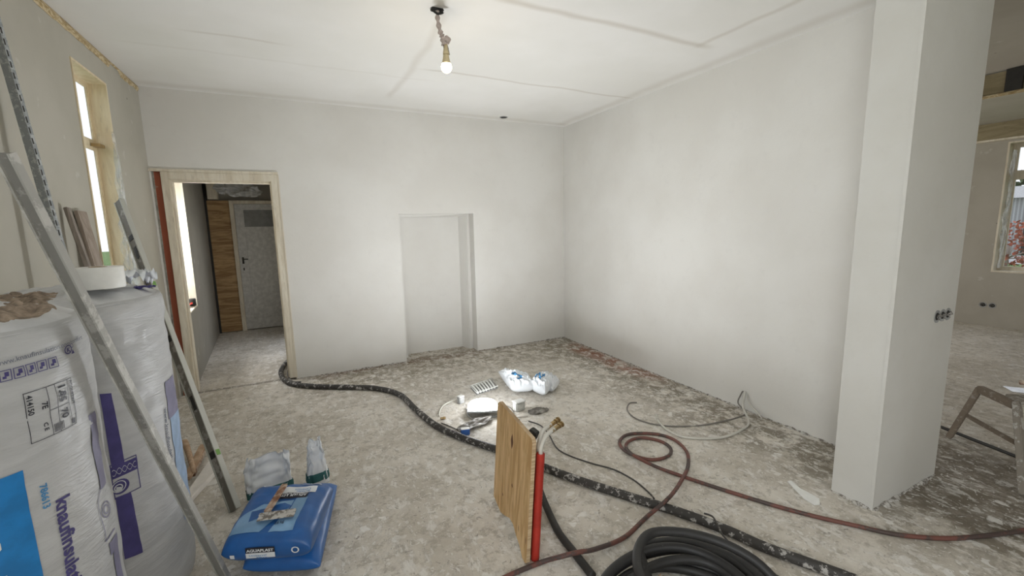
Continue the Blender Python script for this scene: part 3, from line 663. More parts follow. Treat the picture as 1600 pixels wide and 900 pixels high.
# perforated corner profile
a1 = onx(54, 240, -1.02); b1 = onx(2, 58, -1.058); dd = (b1-a1); a0 = a1-dd*(a1.z/dd.z)
t, Mx, ln = profile('metal_profile', 'tall galvanised perforated profile leaning on the left wall', 'metal profile', a0+Vector((0, 0, .01)), a0+dd*((2.68)/dd.z), .036, .008, 'galvanised', 'galvanised', (.3, 1, 0), False)
bm = bmesh.new()
for k in range(int(ln/.045)): bx(bm, -.006, .006, -.0052, -.0042, k*.045+.01, k*.045+.035, 0, Mx)
for k in range(int(ln/.045)): bx(bm, -.006, .006, .0042, .0052, k*.045+.01, k*.045+.035, 0, Mx)
link('slots', bm, 'dark', t)
box('fold', -.020, -.016, -.016, .016, 0, ln, 'galvanised', t, 0, Mx)
def board(name, label, p1, x1, p2, x2, w, d, mat, face, cat='board'):
    b_ = onx(*p1, x1); m_ = onx(*p2, x2); dv = b_-m_; a_ = m_-dv*(m_.z/dv.z)
    a_ = a_+dv*(.02/dv.z)
    Mx, ln = beam_matrix(a_, b_, face); bm = bmesh.new(); bx(bm, -w/2, w/2, -d/2, d/2, 0, ln, .003, Mx)
    return tag(link(name, bm, mat), label, cat)
board('timber_board', 'narrow grey board leaning on the wall behind the white tape roll', (104, 324), -1.075, (140, 425), -1.02, .035, .02, 'old_board', (0, 1, 0))
board('timber_board', 'wider brown board leaning on the wall beside the narrow grey board', (125, 330), -1.08, (153, 420), -1.035, .085, .018, 'brown_board', (.15, 1, 0))
# spirit level
a = g(368, 800, .0)+Vector((0, 0, .012)); b = onx(186, 314, -1.055)
Mx, ln = beam_matrix(a, b, (.75, -.66, .2)); lv = thing('spirit_level', 'long plaster-spattered spirit level leaning from the floor to the left window', 'spirit level', a)
box('level_body', -.026, .026, -.010, .010, 0, ln, 'level_side', lv, .001, Mx)
for s in (-1, 1): box('level_rail', s*.027-.003, s*.027+.003, -.016, .016, 0, ln, 'level_face', lv, .001, Mx)
for f in (.15, .50, .855):
    z = ln*f; bm = bmesh.new(); bx(bm, -.020, .020, -.0125, .0125, z-.02, z+.02, .002, Mx); v = link('vial_block', bm, 'dark', lv)
    bm = bmesh.new(); mm = Mx @ Matrix.Translation((.0, 0, z)) @ Matrix.Rotation(pi/2, 4, 'Y'); lathe(bm, [(.007, -.024), (.011, -.02), (.011, .02), (.007, .024)], seg=12, M_=mm); v2 = link('vial', bm, 'green_vial', v, True)
for f in (.30, .80):
    bm = bmesh.new(); bx(bm, -.016, .016, -.0127, .0127, ln*f-.05, ln*f+.05, .006, Mx); link('hand_hole', bm, 'dark', lv)
for f in (.15, .68):
    bm = bmesh.new(); bx(bm, .0295, .0318, -.011, .011, ln*f-.016, ln*f+.016, 0, Mx); bx(bm, -.0318, -.0295, -.011, .011, ln*f-.016, ln*f+.016, 0, Mx); link('vial_window', bm, 'green_vial', lv)
# things on the floor behind the rolls
def slab(name, p, zs, th, mat, label, cat, bev=.002):
    """flat object from a floor outline in place coordinates"""
    bm = bmesh.new(); lo = [bm.verts.new(Vector((q[0], q[1], z))) for q, z in zip(p, zs)]; hi = [bm.verts.new(v.co+Vector((0, 0, th))) for v in lo]
    bm.faces.new(lo[::-1]); bm.faces.new(hi); n = len(lo)
    for i in range(n): bm.faces.new((lo[i], lo[(i+1) % n], hi[(i+1) % n], hi[i]))
    bmesh.ops.recalc_face_normals(bm, faces=bm.faces)
    if bev: bmesh.ops.bevel(bm, geom=list(bm.edges), offset=bev, segments=1, affect='EDGES')
    return tag(link(name, bm, mat), label, cat)
slab('white_board', [g(296, 772), g(330, 722), g(342, 738), g(300, 785)], [0.001]*4, .03, 'white_board', 'white painted board on the floor beside the level foot', 'board')
bt = thing('bricklayer_brush', 'wooden brush with a pale rounded handle on the floor behind the rolls', 'brush', g(305, 735))
Mx, ln = beam_matrix(g(291, 750, .03), g(318, 695, .06), (0, 0, 1)); bm = bmesh.new(); bx(bm, -.010, .010, -.024, .024, 0, ln, .008, Mx); bb_ = link('brush_back', bm, 'handle_wood', bt)
bm = bmesh.new(); bx(bm, -.035, -.010, -.022, .022, ln*.2, ln*.9, .002, Mx); link('bristles', bm, 'stained_handle', bb_)
bm = bmesh.new(); tube(bm, [g(303, 738, .04), g(297, 715, .05), g(291, 697, .055), g(288, 691, .055)], lambda t_: .013+.010*t_, seg=10); link('brush_handle', bm, 'handle_wood', bt, True)

# ================================================================== SACKS
def pillow(corners, th, seed, n=30, ex=4, wr=.006):
    """corners: 4 floor-plane vectors (front-left, front-right, back-right, back-left); returns bmesh + surface function"""
    c = [Vector(q) for q in corners]
    def base(u, v):
        s, t = (u+1)/2, (v+1)/2; return c[0]*(1-s)*(1-t)+c[1]*s*(1-t)+c[2]*s*t+c[3]*(1-s)*t
    def Sf(u, v, off=0, side=1):
        k = max(0, (1-abs(u)**ex))*max(0, (1-abs(v)**ex)); hh = (k**.42)*th/2
        w = wr*fnoise(u*2+seed, v*2, seed, 2.3)*min(1, k*4)+wr*.7*ridged(Vector((u*1.5, v*3+seed, 0)))*min(1, k*4)
        p = base(u, v); p.z += th/2+side*(hh+(w if side > 0 else 0))+off*side; return p
    bm = bmesh.new(); G = {}
    ts = [-cos(pi*i/n) for i in range(n+1)]
    for s in (1, -1):
        for i in range(n+1):
            for j in range(n+1):
                edge = i in (0, n) or j in (0, n); key = (i, j, 0 if edge else s)
                if key not in G: G[key] = bm.verts.new(Sf(ts[i], ts[j], 0, s))
        for i in range(n):
            for j in range(n):
                q = []
                for a_, b_ in ((i, j), (i+1, j), (i+1, j+1), (i, j+1)): q.append(G[(a_, b_, 0 if a_ in (0, n) or b_ in (0, n) else s)])
                bm.faces.new(q if s > 0 else q[::-1])
    return bm, Sf
lowc = [g(372, 905), g(497, 903), g(522, 775), g(412, 785)]
lowc[0] = Vector((-.33, 2.02, 0)); lowc[1] = Vector((-.03, 1.88, 0)); lowc[2] = Vector((.085, 2.48, 0)); lowc[3] = Vector((-.27, 2.62, 0))
s1 = thing('plaster_sack', 'lower full blue sack of filler powder, half hidden under the other', 'sack', (-.12, 2.25, 0))
bm, S1 = pillow(lowc, .125, 2.0); link('sack_body', bm, 'sack_blue', s1, True)
decal('pale_print', [[(-.55, -.72), (.62, -.78), (.72, .05), (.45, .1)]], lambda u, v, o: S1(u, v, o), 'sack_light', s1, .15, .002)
decal('weight_print', place(text_polys('25 kg', .16), .2, -.70), lambda u, v, o: S1(u, v, o), 'ink_black', s1, .15, .004)
s2 = thing('plaster_sack', 'upper blue filler sack with black AGUAPLAST labels, a tool lying on it', 'sack', (-.15, 2.3, .13))
zb = .137
up = [g(346, 872, .19), g(486, 862, .19), g(521, 770, .19), g(402, 775, .19)]
for v in up: v.z = zb
bm, S2 = pillow(up, .135, 5.0, ex=6); link('sack_body', bm, 'sack_blue', s2, True)
s2f = lambda u, v, o: S2(u, v, o)
decal('pale_print', [[(-.9, -.80), (-.2, -.83), (.25, -.2), (.28, .15), (-.4, .02), (-.85, -.35)], [(.0, -.83), (.55, -.80), (.60, .22), (.36, .30), (.30, .1), (.28, -.2)]], s2f, 'sack_light', s2, .12, .002)
decal('hand_print', [[(-.55, -.55), (-.1, -.35), (.2, -.18), (.30, -.05), (.1, .02), (-.3, -.12), (-.6, -.22)], [(.0, -.50), (.28, -.32), (.24, -.24), (-.05, -.38)]], s2f, 'sack_blue', s2, .12, .0035)
decal('name_panel', [rect(-.12, .20, .56, .42)], s2f, 'ink_black', s2, .12, .003)
decal('name_panel_white', [rect(-.12, .42, .72, .66)], s2f, 'ink_white', s2, .12, .003)
decal('name_lettering', place(text_polys('AGUAPLAST', .185, .004), .54, .37, pi, .62, .9), s2f, 'ink_white', s2, .12, .0048)
decal('panel_lettering', place(text_polys('Cimentos', .13), .58, .58, pi, .8, .8)+place(text_polys('fachadas', .13), .58, .50, pi, .8, .8), s2f, 'ink_blue', s2, .12, .0048)
decal('edge_mark', [rect(.25, .84, .75, .92)], s2f, 'ink_white', s2, .12, .003)
decal('corner_mark', ring_poly(-.62, .80, .09, .05, 14), s2f, 'ink_white', s2, .12, .003)
decal('weight_print', place(text_polys('25 kg', .13), .08, -.66, .05, .8, .8), s2f, 'ink_black', s2, .12, .004)
# front edge panels: the front face bulges, so map down the front flank
def front(Sf):
    def f(u, w, o):     # w: 0 top .. 1 bottom of the flank
        a = Sf(u, -.985, 0, 1); b_ = Sf(u, -.985, 0, -1); m = Sf(u, -1, 0, 1)
        ph = pi*w; p = (a+b_)/2; cz = (a.z-b_.z)/2*cos(ph); out = (m-p); out.z = 0
        p = p+out*(sin(ph)); p.z += cz; d_ = out.normalized() if out.length > 1e-6 else Vector((0, -1, 0)); return p+d_*(o+.003)
    return f
fr2 = front(S2)
def flip(P, u, w, sx, sy): return [[(u+x*sx, w-y*sy) for x, y in p][::-1] for p in P]
decal('front_label_black', [[(-.45, .12), (-.45, .50), (.20, .50), (.20, .12)]], fr2, 'ink_black', s2, .06, .002)
decal('front_label_white', [[(-.45, .50), (-.45, .92), (.20, .92), (.20, .50)]], fr2, 'ink_white', s2, .06, .002)
decal('front_lettering', flip(text_polys('AGUAPLAST', .2, .006), -.42, .42, .54, 1.15), fr2, 'ink_white', s2, .06, .004)
decal('front_lettering_blue', flip(text_polys('Universel', .2), -.38, .68, .52, .75)+flip(text_polys('PRO', .2, .004), -.22, .87, .6, .75), fr2, 'ink_blue', s2, .06, .004)
decal('square_mark', [[(-.80, .55), (-.80, .85), (-.70, .85), (-.70, .55)]], fr2, 'ink_white', s2, .06, .003)
decal('round_mark', flip(ring_poly(0, 0, .09, .06, 14), .66, .45, 1, 2.2), fr2, 'ink_white', s2, .06, .003)
# filling knife on the sack
kf = thing('filling_knife', 'plaster-crusted wide filling knife with a stained handle, lying on the blue sack', 'filling knife', g(425, 800, .27))
b0, b1 = g(401, 814, .290), g(459, 806, .290)
ax = (b1-b0).normalized(); ay = Vector((-ax.y, ax.x, 0)); bm = bmesh.new(); Mx = Matrix((ax, ay, Vector((0, 0, 1)))).transposed().to_4x4(); Mx.translation = b0
wd = (b1-b0).length; bx(bm, 0, wd, -.004, .035, 0, .002, 0, Mx); bx(bm, 0, wd, .022, .040, 0, .010, .002, Mx); link('blade', bm, 'crust', kf)
bm = bmesh.new(); decal('blade_lettering', place(text_polys('KNIFE', .001), 0, 0), lambda u, v, o: Mx @ Vector((u, v, o)), 'ink_black', kf); bm.free()
bpy.data.objects.remove(bpy.data.objects['blade_lettering'])
h0 = g(417, 800, .298); h1 = g(445, 757, .306); Mh, hl = beam_matrix(h0, h1, (0, 0, 1)); bm = bmesh.new(); bx(bm, -.007, .007, -.014, .014, 0, hl, .004, Mh); link('handle', bm, 'stained_handle', kf)
# white bags standing behind the sacks
def standing_bag(name, label, base, w, dpt, h, ang, seed, top=.35, lean=.0):
    t = thing(name, label, 'bag', base); bm = bmesh.new(); n, m = 44, 30; rings = []
    def P(a, f):
        s = 1-(1-top)*f**1.5; x = w/2*s*(abs(cos(a))**.45)*(1 if cos(a) > 0 else -1)*(1+.10*fnoise(a, f, seed, 1.3)); y = dpt/2*(1-.93*f**.7)*(abs(sin(a))**.5)*(1 if sin(a) > 0 else -1)
        amp = .35+f; z = h*f*(1+.16*fnoise(cos(a)*1.3+seed, 0, 0, 2)*f)
        x += .012*amp*fnoise(a*2, f*5, seed, 1.4); y += .022*amp*(ridged(Vector((cos(a)*3+seed, f*4, sin(a))))-.5)+lean*f
        c_, s_ = cos(ang), sin(ang); return Vector((base.x+c_*x-s_*y, base.y+s_*x+c_*y, z))
    for j in range(m+1): rings.append([bm.verts.new(P(2*pi*k/n, j/m)) for k in range(n)])
    for a, b in zip(rings, rings[1:]):
        for k in range(n): bm.faces.new((a[k], a[(k+1) % n], b[(k+1) % n], b[k]))
    bm.faces.new(rings[0][::-1]); o = link('bag_body', bm, 'paper_white', t, True)
    bm = bmesh.new(); r1 = []
    for j in (.10, .16, .22, .27): r1.append([bm.verts.new(P(2*pi*k/n, j)+(P(2*pi*k/n, j)-Vector((base.x, base.y, h*j))).normalized()*.004) for k in range(n)])
    for a, b in zip(r1, r1[1:]):
        for k in range(n): bm.faces.new((a[k], a[(k+1) % n], b[(k+1) % n], b[k]))
    link('printed_band', bm, 'paper_green', t, True)
    return t
b_ = g(423, 778); standing_bag('paper_bag', 'squat white paper bag standing open behind the blue sacks', Vector((b_.x, b_.y+.03, 0)), .23, .10, .235, .15, 1.7, .9, .02)
b_ = g(492, 764); pb = standing_bag('paper_bag', 'tall narrow crumpled white bag with a pointed top behind the blue sacks', Vector((b_.x+.02, b_.y+.06, 0)), .12, .08, .27, .2, 6.1, .5)

# ================================================================== PLYWOOD OFFCUT WITH RISER PIPES
pa = Vector((.856, 2.035, 0)); pb_ = Vector((g(822, 884).x, g(822, 884).y, 0)); ph = .565
pw = thing('plywood_offcut', 'upright plywood offcut standing on the floor shielding the pipes', 'plywood', (.83, 1.8, 0))
d = (pb_-pa); ln = d.length; t_ = d.normalized(); nr = Vector((t_.y, -t_.x, 0))
if nr.x > 0: nr = -nr      # face towards the left / camera
def PW(s, z, o): return pa+t_*(s*ln)-nr*o+Vector((.078*z, .01*z, z))
outl = [(0, .02), (0.0, .545), (.06, .57), (.97, .583), (1, .57), (1, .012), (.965, 0), (.90, 0), (.82, .03), (.72, .045), (.63, .07), (.52, .065), (.40, .035), (.25, .008)]
bm = bmesh.new(); th = .018
f1 = [bm.verts.new(PW(s, z, 0)) for s, z in outl]; f2 = [bm.verts.new(PW(s, z, th)) for s, z in outl]
bm.faces.new(f1); bm.faces.new(f2[::-1])
for i in range(len(outl)): j = (i+1) % len(outl); f = bm.faces.new((f1[i], f2[i], f2[j], f1[j])); f.material_index = 1
bmesh.ops.recalc_face_normals(bm, faces=bm.faces)
link('board', bm, None, pw, mats=['plywood_upright', 'plywood_edge'])
for s_, z_, w_, h_ in ((.50, .455, .034, .038), (.56, .245, .016, .012), (.30, .12, .012, .010)):
    decal('wood_knot', [[(s_+w_*cos(a)*abs(cos(a)), z_+h_*sin(a)*abs(sin(a))**.3) for a in [2*pi*i/16 for i in range(16)]]], lambda u, v, o: PW(u, v, -o), 'knot', bpy.data.objects['board'], .05, .0008)
rs = thing('riser_pipes', 'red sleeved riser with white water pipes and brass fittings behind the plywood offcut', 'pipes', PW(.9, 0, .06))
for k, (s, o) in enumerate(((.955, .052), (.87, .056))):
    tubeo('red_sleeve', [PW(s, .0, o), PW(s, .25, o), PW(s, .50-.02*k, o)], .020, 'red_pipe', rs, ribs=.93, sm=40)
e0, e1 = PW(.955, .50, .052), PW(.87, .48, .056)
dirx = Vector((.93, .30, 0)).normalized()
for k, e in enumerate((e0, e1)):
    c1 = e+Vector((.003, 0, .03)); tip = e+dirx*(.105-.0*k)+Vector((0, 0, .082+.022*k))
    wp_ = tubeo('white_pipe', [e-Vector((0, 0, .06)), e, c1, e+dirx*.04+Vector((0, 0, .072+.02*k)), tip], .0095, 'white_cable', rs)
    d2 = (dirx+Vector((0, 0, .12))).normalized(); Mx, _ = beam_matrix(tip, tip+d2*.07, (0, 0, 1)); bm = bmesh.new()
    lathe(bm, [(.0105, -.03), (.0105, -.02), (.0095, -.019), (.0095, -.012), (.0105, -.011), (.0105, .0), (.0105, .014), (.007, .015), (.007, .019), (.0125, .020), (.0125, .030), (.008, .031), (.008, .038), (.014, .039), (.014, .045), (.009, .046)], seg=8, M_=Mx)
    link('brass_fitting', bm, 'brass', wp_, False)
bm = bmesh.new(); m_ = Matrix.Translation(PW(.80, .555, .045)) @ Matrix.Rotation(.5, 4, 'Z') @ Matrix.Rotation(.4, 4, 'X'); bx(bm, -.018, .018, -.02, .02, -.022, .022, .004, m_); link('pipe_cap', bm, 'dark', rs)
tubeo('drain_pipe', [PW(.80, .0, .045), PW(.80, .3, .045), PW(.80, .535, .045)], .014, 'black_rubber', rs)

# ================================================================== WORK LAMP
lp = g(755, 648); lamp = thing('work_lamp', 'glowing flat LED work lamp lying face up on the floor', 'work lamp', lp)
c = Vector((lp.x+.01, lp.y+.03, 0)); Mx = Matrix.Translation(c+Vector((0, 0, .052))) @ Matrix.Rotation(-.40, 4, 'Z') @ Matrix.Rotation(radians(-4), 4, 'X')
bm = bmesh.new(); bx(bm, -.125, .125, -.10, .10, -.014, .0, .005, Mx); lh_ = link('lamp_housing', bm, 'grey_plastic', lamp)
bm = bmesh.new(); lathe(bm, [(1.0, .0005), (.985, .016), (.93, .030), (.80, .046), (.55, .056), (.25, .060), (.02, .061)], (0, 0, 0), 40)
for v in bm.verts: v.co = Mx @ Vector((v.co.x*.122, v.co.y*.096, v.co.z))
link('led_panel', bm, 'led_face', lh_, True)
bm = bmesh.new()
for s in (-1, 1): tube(bm, [Mx @ Vector((s*.13, 0, -.01)), Vector((c.x+s*.13, c.y-.02, .012)), Vector((c.x+s*.11, c.y-.12, .008))], .007, sm=3)
tube(bm, [Vector((c.x-.11, c.y-.12, .008)), Vector((c.x+.11, c.y-.12, .008))], .007, sm=0)
link('stand', bm, 'grey_plastic', lamp, True)
ld = bpy.data.lights.new('lamp_light', 'AREA'); ld.shape = 'RECTANGLE'; ld.size = .22; ld.size_y = .17; ld.energy = LAMP_POWER; ld.color = (.93, .96, 1)
lo = bpy.data.objects.new('lamp_light', ld); COL.objects.link(lo); lo.matrix_world = Mx @ Matrix.Translation((0, 0, .064)) @ Matrix.Rotation(pi, 4, 'X'); 
lq = bpy.data.lights.new('lamp_spill', 'POINT'); lq.energy = 3.5; lq.color = (.93, .96, 1); lq.shadow_soft_size = .06; lr = bpy.data.objects.new('lamp_spill', lq); COL.objects.link(lr); lr.location = Mx @ Vector((0, 0, .12))
# cloth of crumbled mesh under the lamp
o = crumple_sheet('scrim_scrap', g(742, 664, .006), (.15, .05, 0), (-.02, .05, 0), 22, .022, 'grey_cable', 8.8); tag(o, 'grey scrap of mesh cloth on the floor in front of the work lamp', 'cloth')

# ================================================================== BULB
top = Vector((.807, 2.533, H)); bb = thing('hanging_bulb', 'bare glowing bulb hanging from the ceiling on a taped cable', 'light bulb', top)
bm = bmesh.new(); bx(bm, -.035, .035, -.02, .02, -.012, 0, .004, Matrix.Translation(top)); tube(bm, [top+Vector((-.03, 0, -.01)), top+Vector((0, -.012, -.03)), top+Vector((.035, .005, -.012))], .006); link('ceiling_hook', bm, 'dark', bb, True)
e = Vector((.842, 2.533, 2.535))
tubeo('taped_cable', [top+Vector((0, 0, -.004)), top+Vector((.002, 0, -.06)), top+Vector((.014, 0, -.12)), Vector((.832, 2.533, 2.575)), e], lambda t_: .010+.006*t_+.004*sin(t_*40), 'tape_wrap', bb, seg=12)
bm = bmesh.new()
m_ = Matrix.Translation((.857, 2.53, 2.565)) @ Matrix.Rotation(.5, 4, 'Y'); vs = bx(bm, -.018, .020, -.012, .012, -.022, .018, .005, m_); link('tape_tab', bm, 'tape_wrap', bb)
bm = bmesh.new(); tube(bm, [Vector((.838, 2.53, 2.575)), Vector((.833, 2.525, 2.54)), Vector((.833, 2.52, 2.515))], .002, seg=6); tube(bm, [Vector((.850, 2.53, 2.56)), Vector((.861, 2.525, 2.52)), Vector((.866, 2.52, 2.48))], .002, seg=6); link('loose_wires', bm, 'grey_cable', bb, True)
bc = Vector((.849, 2.533, 2.42))
bm = bmesh.new(); lathe(bm, [(.008, .125), (.012, .12), (.0135, .09), (.0175, .072), (.0175, .064)], bc); link('bulb_socket', bm, 'bulb_cream', bb, True)
bm = bmesh.new(); lathe(bm, [(.0165, .064), (.018, .05), (.024, .022), (.0265, .015)], bc); link('bulb_neck', bm, 'bulb_cream', bb, True)
bm = bmesh.new(); lathe(bm, [(.0267, .015), (.030, .004), (.031, -.004), (.029, -.016), (.022, -.027), (.012, -.033), (.003, -.035)], bc); link('bulb_globe', bm, 'bulb_glass', bb, True)
pl_ = bpy.data.lights.new('bulb_light', 'POINT'); pl_.energy = BULB_POWER; pl_.color = (1, .84, .62); pl_.shadow_soft_size = .03; po = bpy.data.objects.new('bulb_light', pl_); COL.objects.link(po); po.location = bc+Vector((0, 0, -.07))

# ================================================================== HOSES AND CABLES
def hose(name, label, cat, px, r, mat, zf=None, **k):
    pts = []
    for i, q in enumerate(px):
        z = r+.001+(q[2] if len(q) > 2 else 0); p = g(q[0], q[1], z); pts.append(p)
    return tag(tubeo(name, pts, r, mat, **k), label, cat)
hose('plaster_hose', 'thick black plaster-spattered hose running from the hall doorway across the whole floor', 'hose',
     [(452, 562), (443, 572), (439, 583), (446, 595), (462, 601), (500, 604), (550, 605), (590, 607), (625, 617), (650, 640), (680, 664), (715, 681), (760, 697), (800, 709), (850, 730), (900, 749), (980, 775), (1060, 800), (1130, 826), (1200, 857), (1280, 886), (1340, 908)], .0235, 'black_hose', seg=14)
hose('thin_cord', 'thin dark cord beside the doorway end of the thick hose', 'cord', [(452, 572), (450, 585), (456, 596), (470, 597), (520, 600, .05)][:4], .008, 'black_hose')
hose('rubber_hose', 'black rubber hose arching from behind the plywood offcut down to the coil', 'hose', [(836, 738, .03), (842, 760, .03), (853, 790, .02), (872, 830), (893, 858), (912, 882), (926, 900)], .018, 'black_rubber', seg=12)
hose('air_hose', 'reddish brown air hose looping once and running out to the right', 'hose',
     [(770, 912), (800, 897), (850, 877), (875, 870, .03), (903, 863, .040), (930, 858, .02), (975, 840), (1010, 808), (1045, 778, .060), (1064, 752, .026), (1075, 728), (1073, 706), (1055, 688), (1030, 679), (1000, 677), (978, 680), (968, 690), (974, 702), (992, 712), (1015, 718), (1036, 716), (1048, 708), (1045, 697), (1028, 688), (1003, 684), (985, 688), (978, 697, .01), (988, 710, .024), (1020, 727, .01), (1060, 742, .0), (1120, 762), (1200, 787), (1270, 806), (1340, 822), (1400, 835), (1470, 841), (1530, 838), (1600, 829), (1660, 818)], .0105, 'red_hose', seg=10)
hose('power_cord', 'thin black cord running from the brass fittings to the thick hose', 'cord', [(826, 658), (845, 665), (858, 680), (870, 700), (890, 712), (925, 724), (960, 734), (990, 750), (1012, 768), (1022, 779)], .0045, 'cord', seg=8)
hose('power_cord', 'thin cord curling over the thick hose near the coil', 'cord', [(1100, 802, .03), (1113, 807, .03), (1120, 818, .056), (1125, 828, .062), (1131, 838, .056), (1150, 858, .01), (1180, 880), (1220, 903)], .0045, 'cord', seg=8)
hose('power_cord', 'thin cord crossing the floor behind the work lamp', 'cord', [(792, 634, .004), (800, 640), (804, 652), (812, 656)], .0045, 'grey_cable', seg=8)
# cables out of the right wall
ob = hose('wall_cable', 'thick off-white cable coming out of the right wall and lying in a curve', 'cable', [(1026, 648), (1030, 660), (1045, 673), (1065, 682), (1095, 685), (1130, 683), (1158, 672), (1172, 655)], .0085, 'white_cable', seg=8)
tag(tubeo('wall_cable', [g(1172, 655, .01), g(1176, 646, .03), Vector((3.07, 2.10, .08)), Vector((3.085, 2.12, .14)), Vector((3.108, 2.13, .15))], .0085, 'white_cable', seg=8), 'off-white cable rising to the right wall', 'cable')
bpy.data.objects.remove(ob)
tubepts = [g(x, y, .0095) for x, y in [(1026, 648), (1030, 660), (1045, 673), (1065, 682), (1095, 685), (1130, 683), (1158, 672), (1170, 660)]]+[Vector((3.045, 2.11, .05)), Vector((3.075, 2.125, .115)), Vector((3.108, 2.14, .15))]
bpy.data.objects.remove([o for o in bpy.data.objects if o.name.startswith('wall_cable')][0])
tag(tubeo('wall_cable', tubepts, .0085, 'white_cable', seg=8), 'thick off-white cable coming out of the right wall and curving over the floor', 'cable')
tubepts = [g(x, y, .0065) for x, y in [(995, 629), (984, 630), (980, 640), (990, 652), (1010, 660), (1035, 665), (1065, 666), (1100, 664), (1130, 658), (1150, 653), (1166, 645)]]+[Vector((3.07, 2.17, .05)), Vector((3.09, 2.165, .12)), Vector((3.108, 2.16, .15))]
tag(tubeo('wall_cable', tubepts, .0055, 'grey_cable', seg=8), 'thin grey cable coming out of the right wall into a long loop', 'cable')
tag(tubeo('wall_cable', [Vector((3.108, 2.12, .14)), Vector((3.085, 2.09, .08)), g(1186, 648, .03), g(1191, 655, .008)], .005, 'white_cable', seg=8), 'short white cable end hanging from the right wall to the floor', 'cable')
# cable with brass end in front of the lamp
cb = thing('lamp_connector', 'grey plug connector with a white cable left of the work lamp', 'connector', g(720, 628))
bm = bmesh.new(); p = g(720, 630); bx(bm, -.028, .028, -.022, .022, .001, .06, .006, Matrix.Translation(p) @ Matrix.Rotation(.4, 4, 'Z')); link('plug_body', bm, 'grey_plastic', cb)
bm = bmesh.new(); bx(bm, -.028, .028, -.022, .022, .06, .068, .003, Matrix.Translation(p) @ Matrix.Rotation(.4, 4, 'Z')); link('plug_cover', bm, 'white_plastic', cb)
tubeo('plug_cable', [p+Vector((-.02, 0, .04)), g(705, 627, .012), g(693, 633, .006), g(687, 643, .006), g(686, 650, .006)], .0055, 'white_cable', cb)
p = g(688, 654, .012); bm = bmesh.new(); Mx, _ = beam_matrix(p, p+Vector((.04, -.005, 0)), (0, 0, 1)); lathe(bm, [(.006, 0), (.009, .004), (.009, .02), (.012, .022), (.012, .038), (.007, .042)], seg=8, M_=Mx); link('brass_end', bm, 'brass', cb)
# blue tape box
bt = thing('blue_adapter', 'small blue block with a white top lying against the thick hose', 'adapter', g(725, 678))
Mq = Matrix.Translation(g(727, 679)) @ Matrix.Rotation(-.25, 4, 'Z')
bm = bmesh.new(); bx(bm, -.032, .032, -.02, .02, .001, .045, .004, Mq); link('block_body', bm, 'blue_plastic', bt)
bm = bmesh.new(); bx(bm, -.030, .030, -.018, .018, .045, .050, .002, Mq); link('block_top', bm, 'white_plastic', bt)
hose('power_cord', 'short dark cord lying along the thick hose by the blue block', 'cord', [(676, 660, .05), (690, 661), (705, 667), (717, 673)][1:], .004, 'cord', seg=8)
# white scraper pot
wc = thing('filler_tub', 'small white square tub on its side between lamp and bag', 'tub', g(811, 640))
Mq = Matrix.Translation(g(811, 641)) @ Matrix.Rotation(.15, 4, 'Z'); bm = bmesh.new(); bx(bm, -.045, .045, -.03, .03, .001, .075, .008, Mq); link('tub_body', bm, 'tray_plastic', wc)
bm = bmesh.new(); bx(bm, -.049, .049, -.034, .034, .075, .084, .003, Mq); link('tub_lid', bm, 'white_plastic', wc)
o = crumple_sheet('dry_plaster', g(840, 643, .004), (.09, .0, 0), (0, .05, 0), 12, .014, 'grey_cable', 3.3); tag(o, 'grey crumbled plaster scrap beside the small white tub', 'rubble')
bm = bmesh.new(); p0, p1 = g(802, 652, .006), g(824, 650, .006); tube(bm, [p0, p1], .006, sm=0); tag(link('short_stick', bm, 'white_board', None, True), 'short pale stick on the floor below the small white tub', 'stick')
# ribbed paint tray
ty = thing('paint_tray', 'pale ribbed paint tray lying behind the work lamp', 'paint tray', g(755, 606))
tc_ = [g(735, 607), g(745, 618), g(778, 607), g(769, 595)]
def bil(s, t, z): p = tc_[0]*(1-s)*(1-t)+tc_[1]*s*(1-t)+tc_[2]*s*t+tc_[3]*(1-s)*t; return Vector((p.x, p.y, z))
bm = bmesh.new()
G = [[bm.verts.new(bil(i/4, j/8, .006)) for j in range(9)] for i in range(5)]
for i in range(4):
    for j in range(8): bm.faces.new((G[i][j], G[i+1][j], G[i+1][j+1], G[i][j+1]))
for k in range(7):
    t0 = .07+k*.13; rb = bmesh.new(); tube(rb, [bil(.05, t0, .010), bil(.12, t0, .026), bil(.85, t0, .026), bil(.95, t0, .010)], .0085, sm=3, seg=8); link('tray_rib', rb, 'white_plastic', ty, True)
o = link('tray_base', bm, 'grey_plastic', ty); so = o.modifiers.new('s', 'SOLIDIFY'); so.thickness = .003
bm = bmesh.new(); tube(bm, [bil(0, 0, .026), bil(0, 1, .026), bil(1, 1, .026), bil(1, 0, .026), bil(0, 0, .026)], .005, sm=0, seg=8); link('tray_rim', bm, 'white_plastic', ty, True)
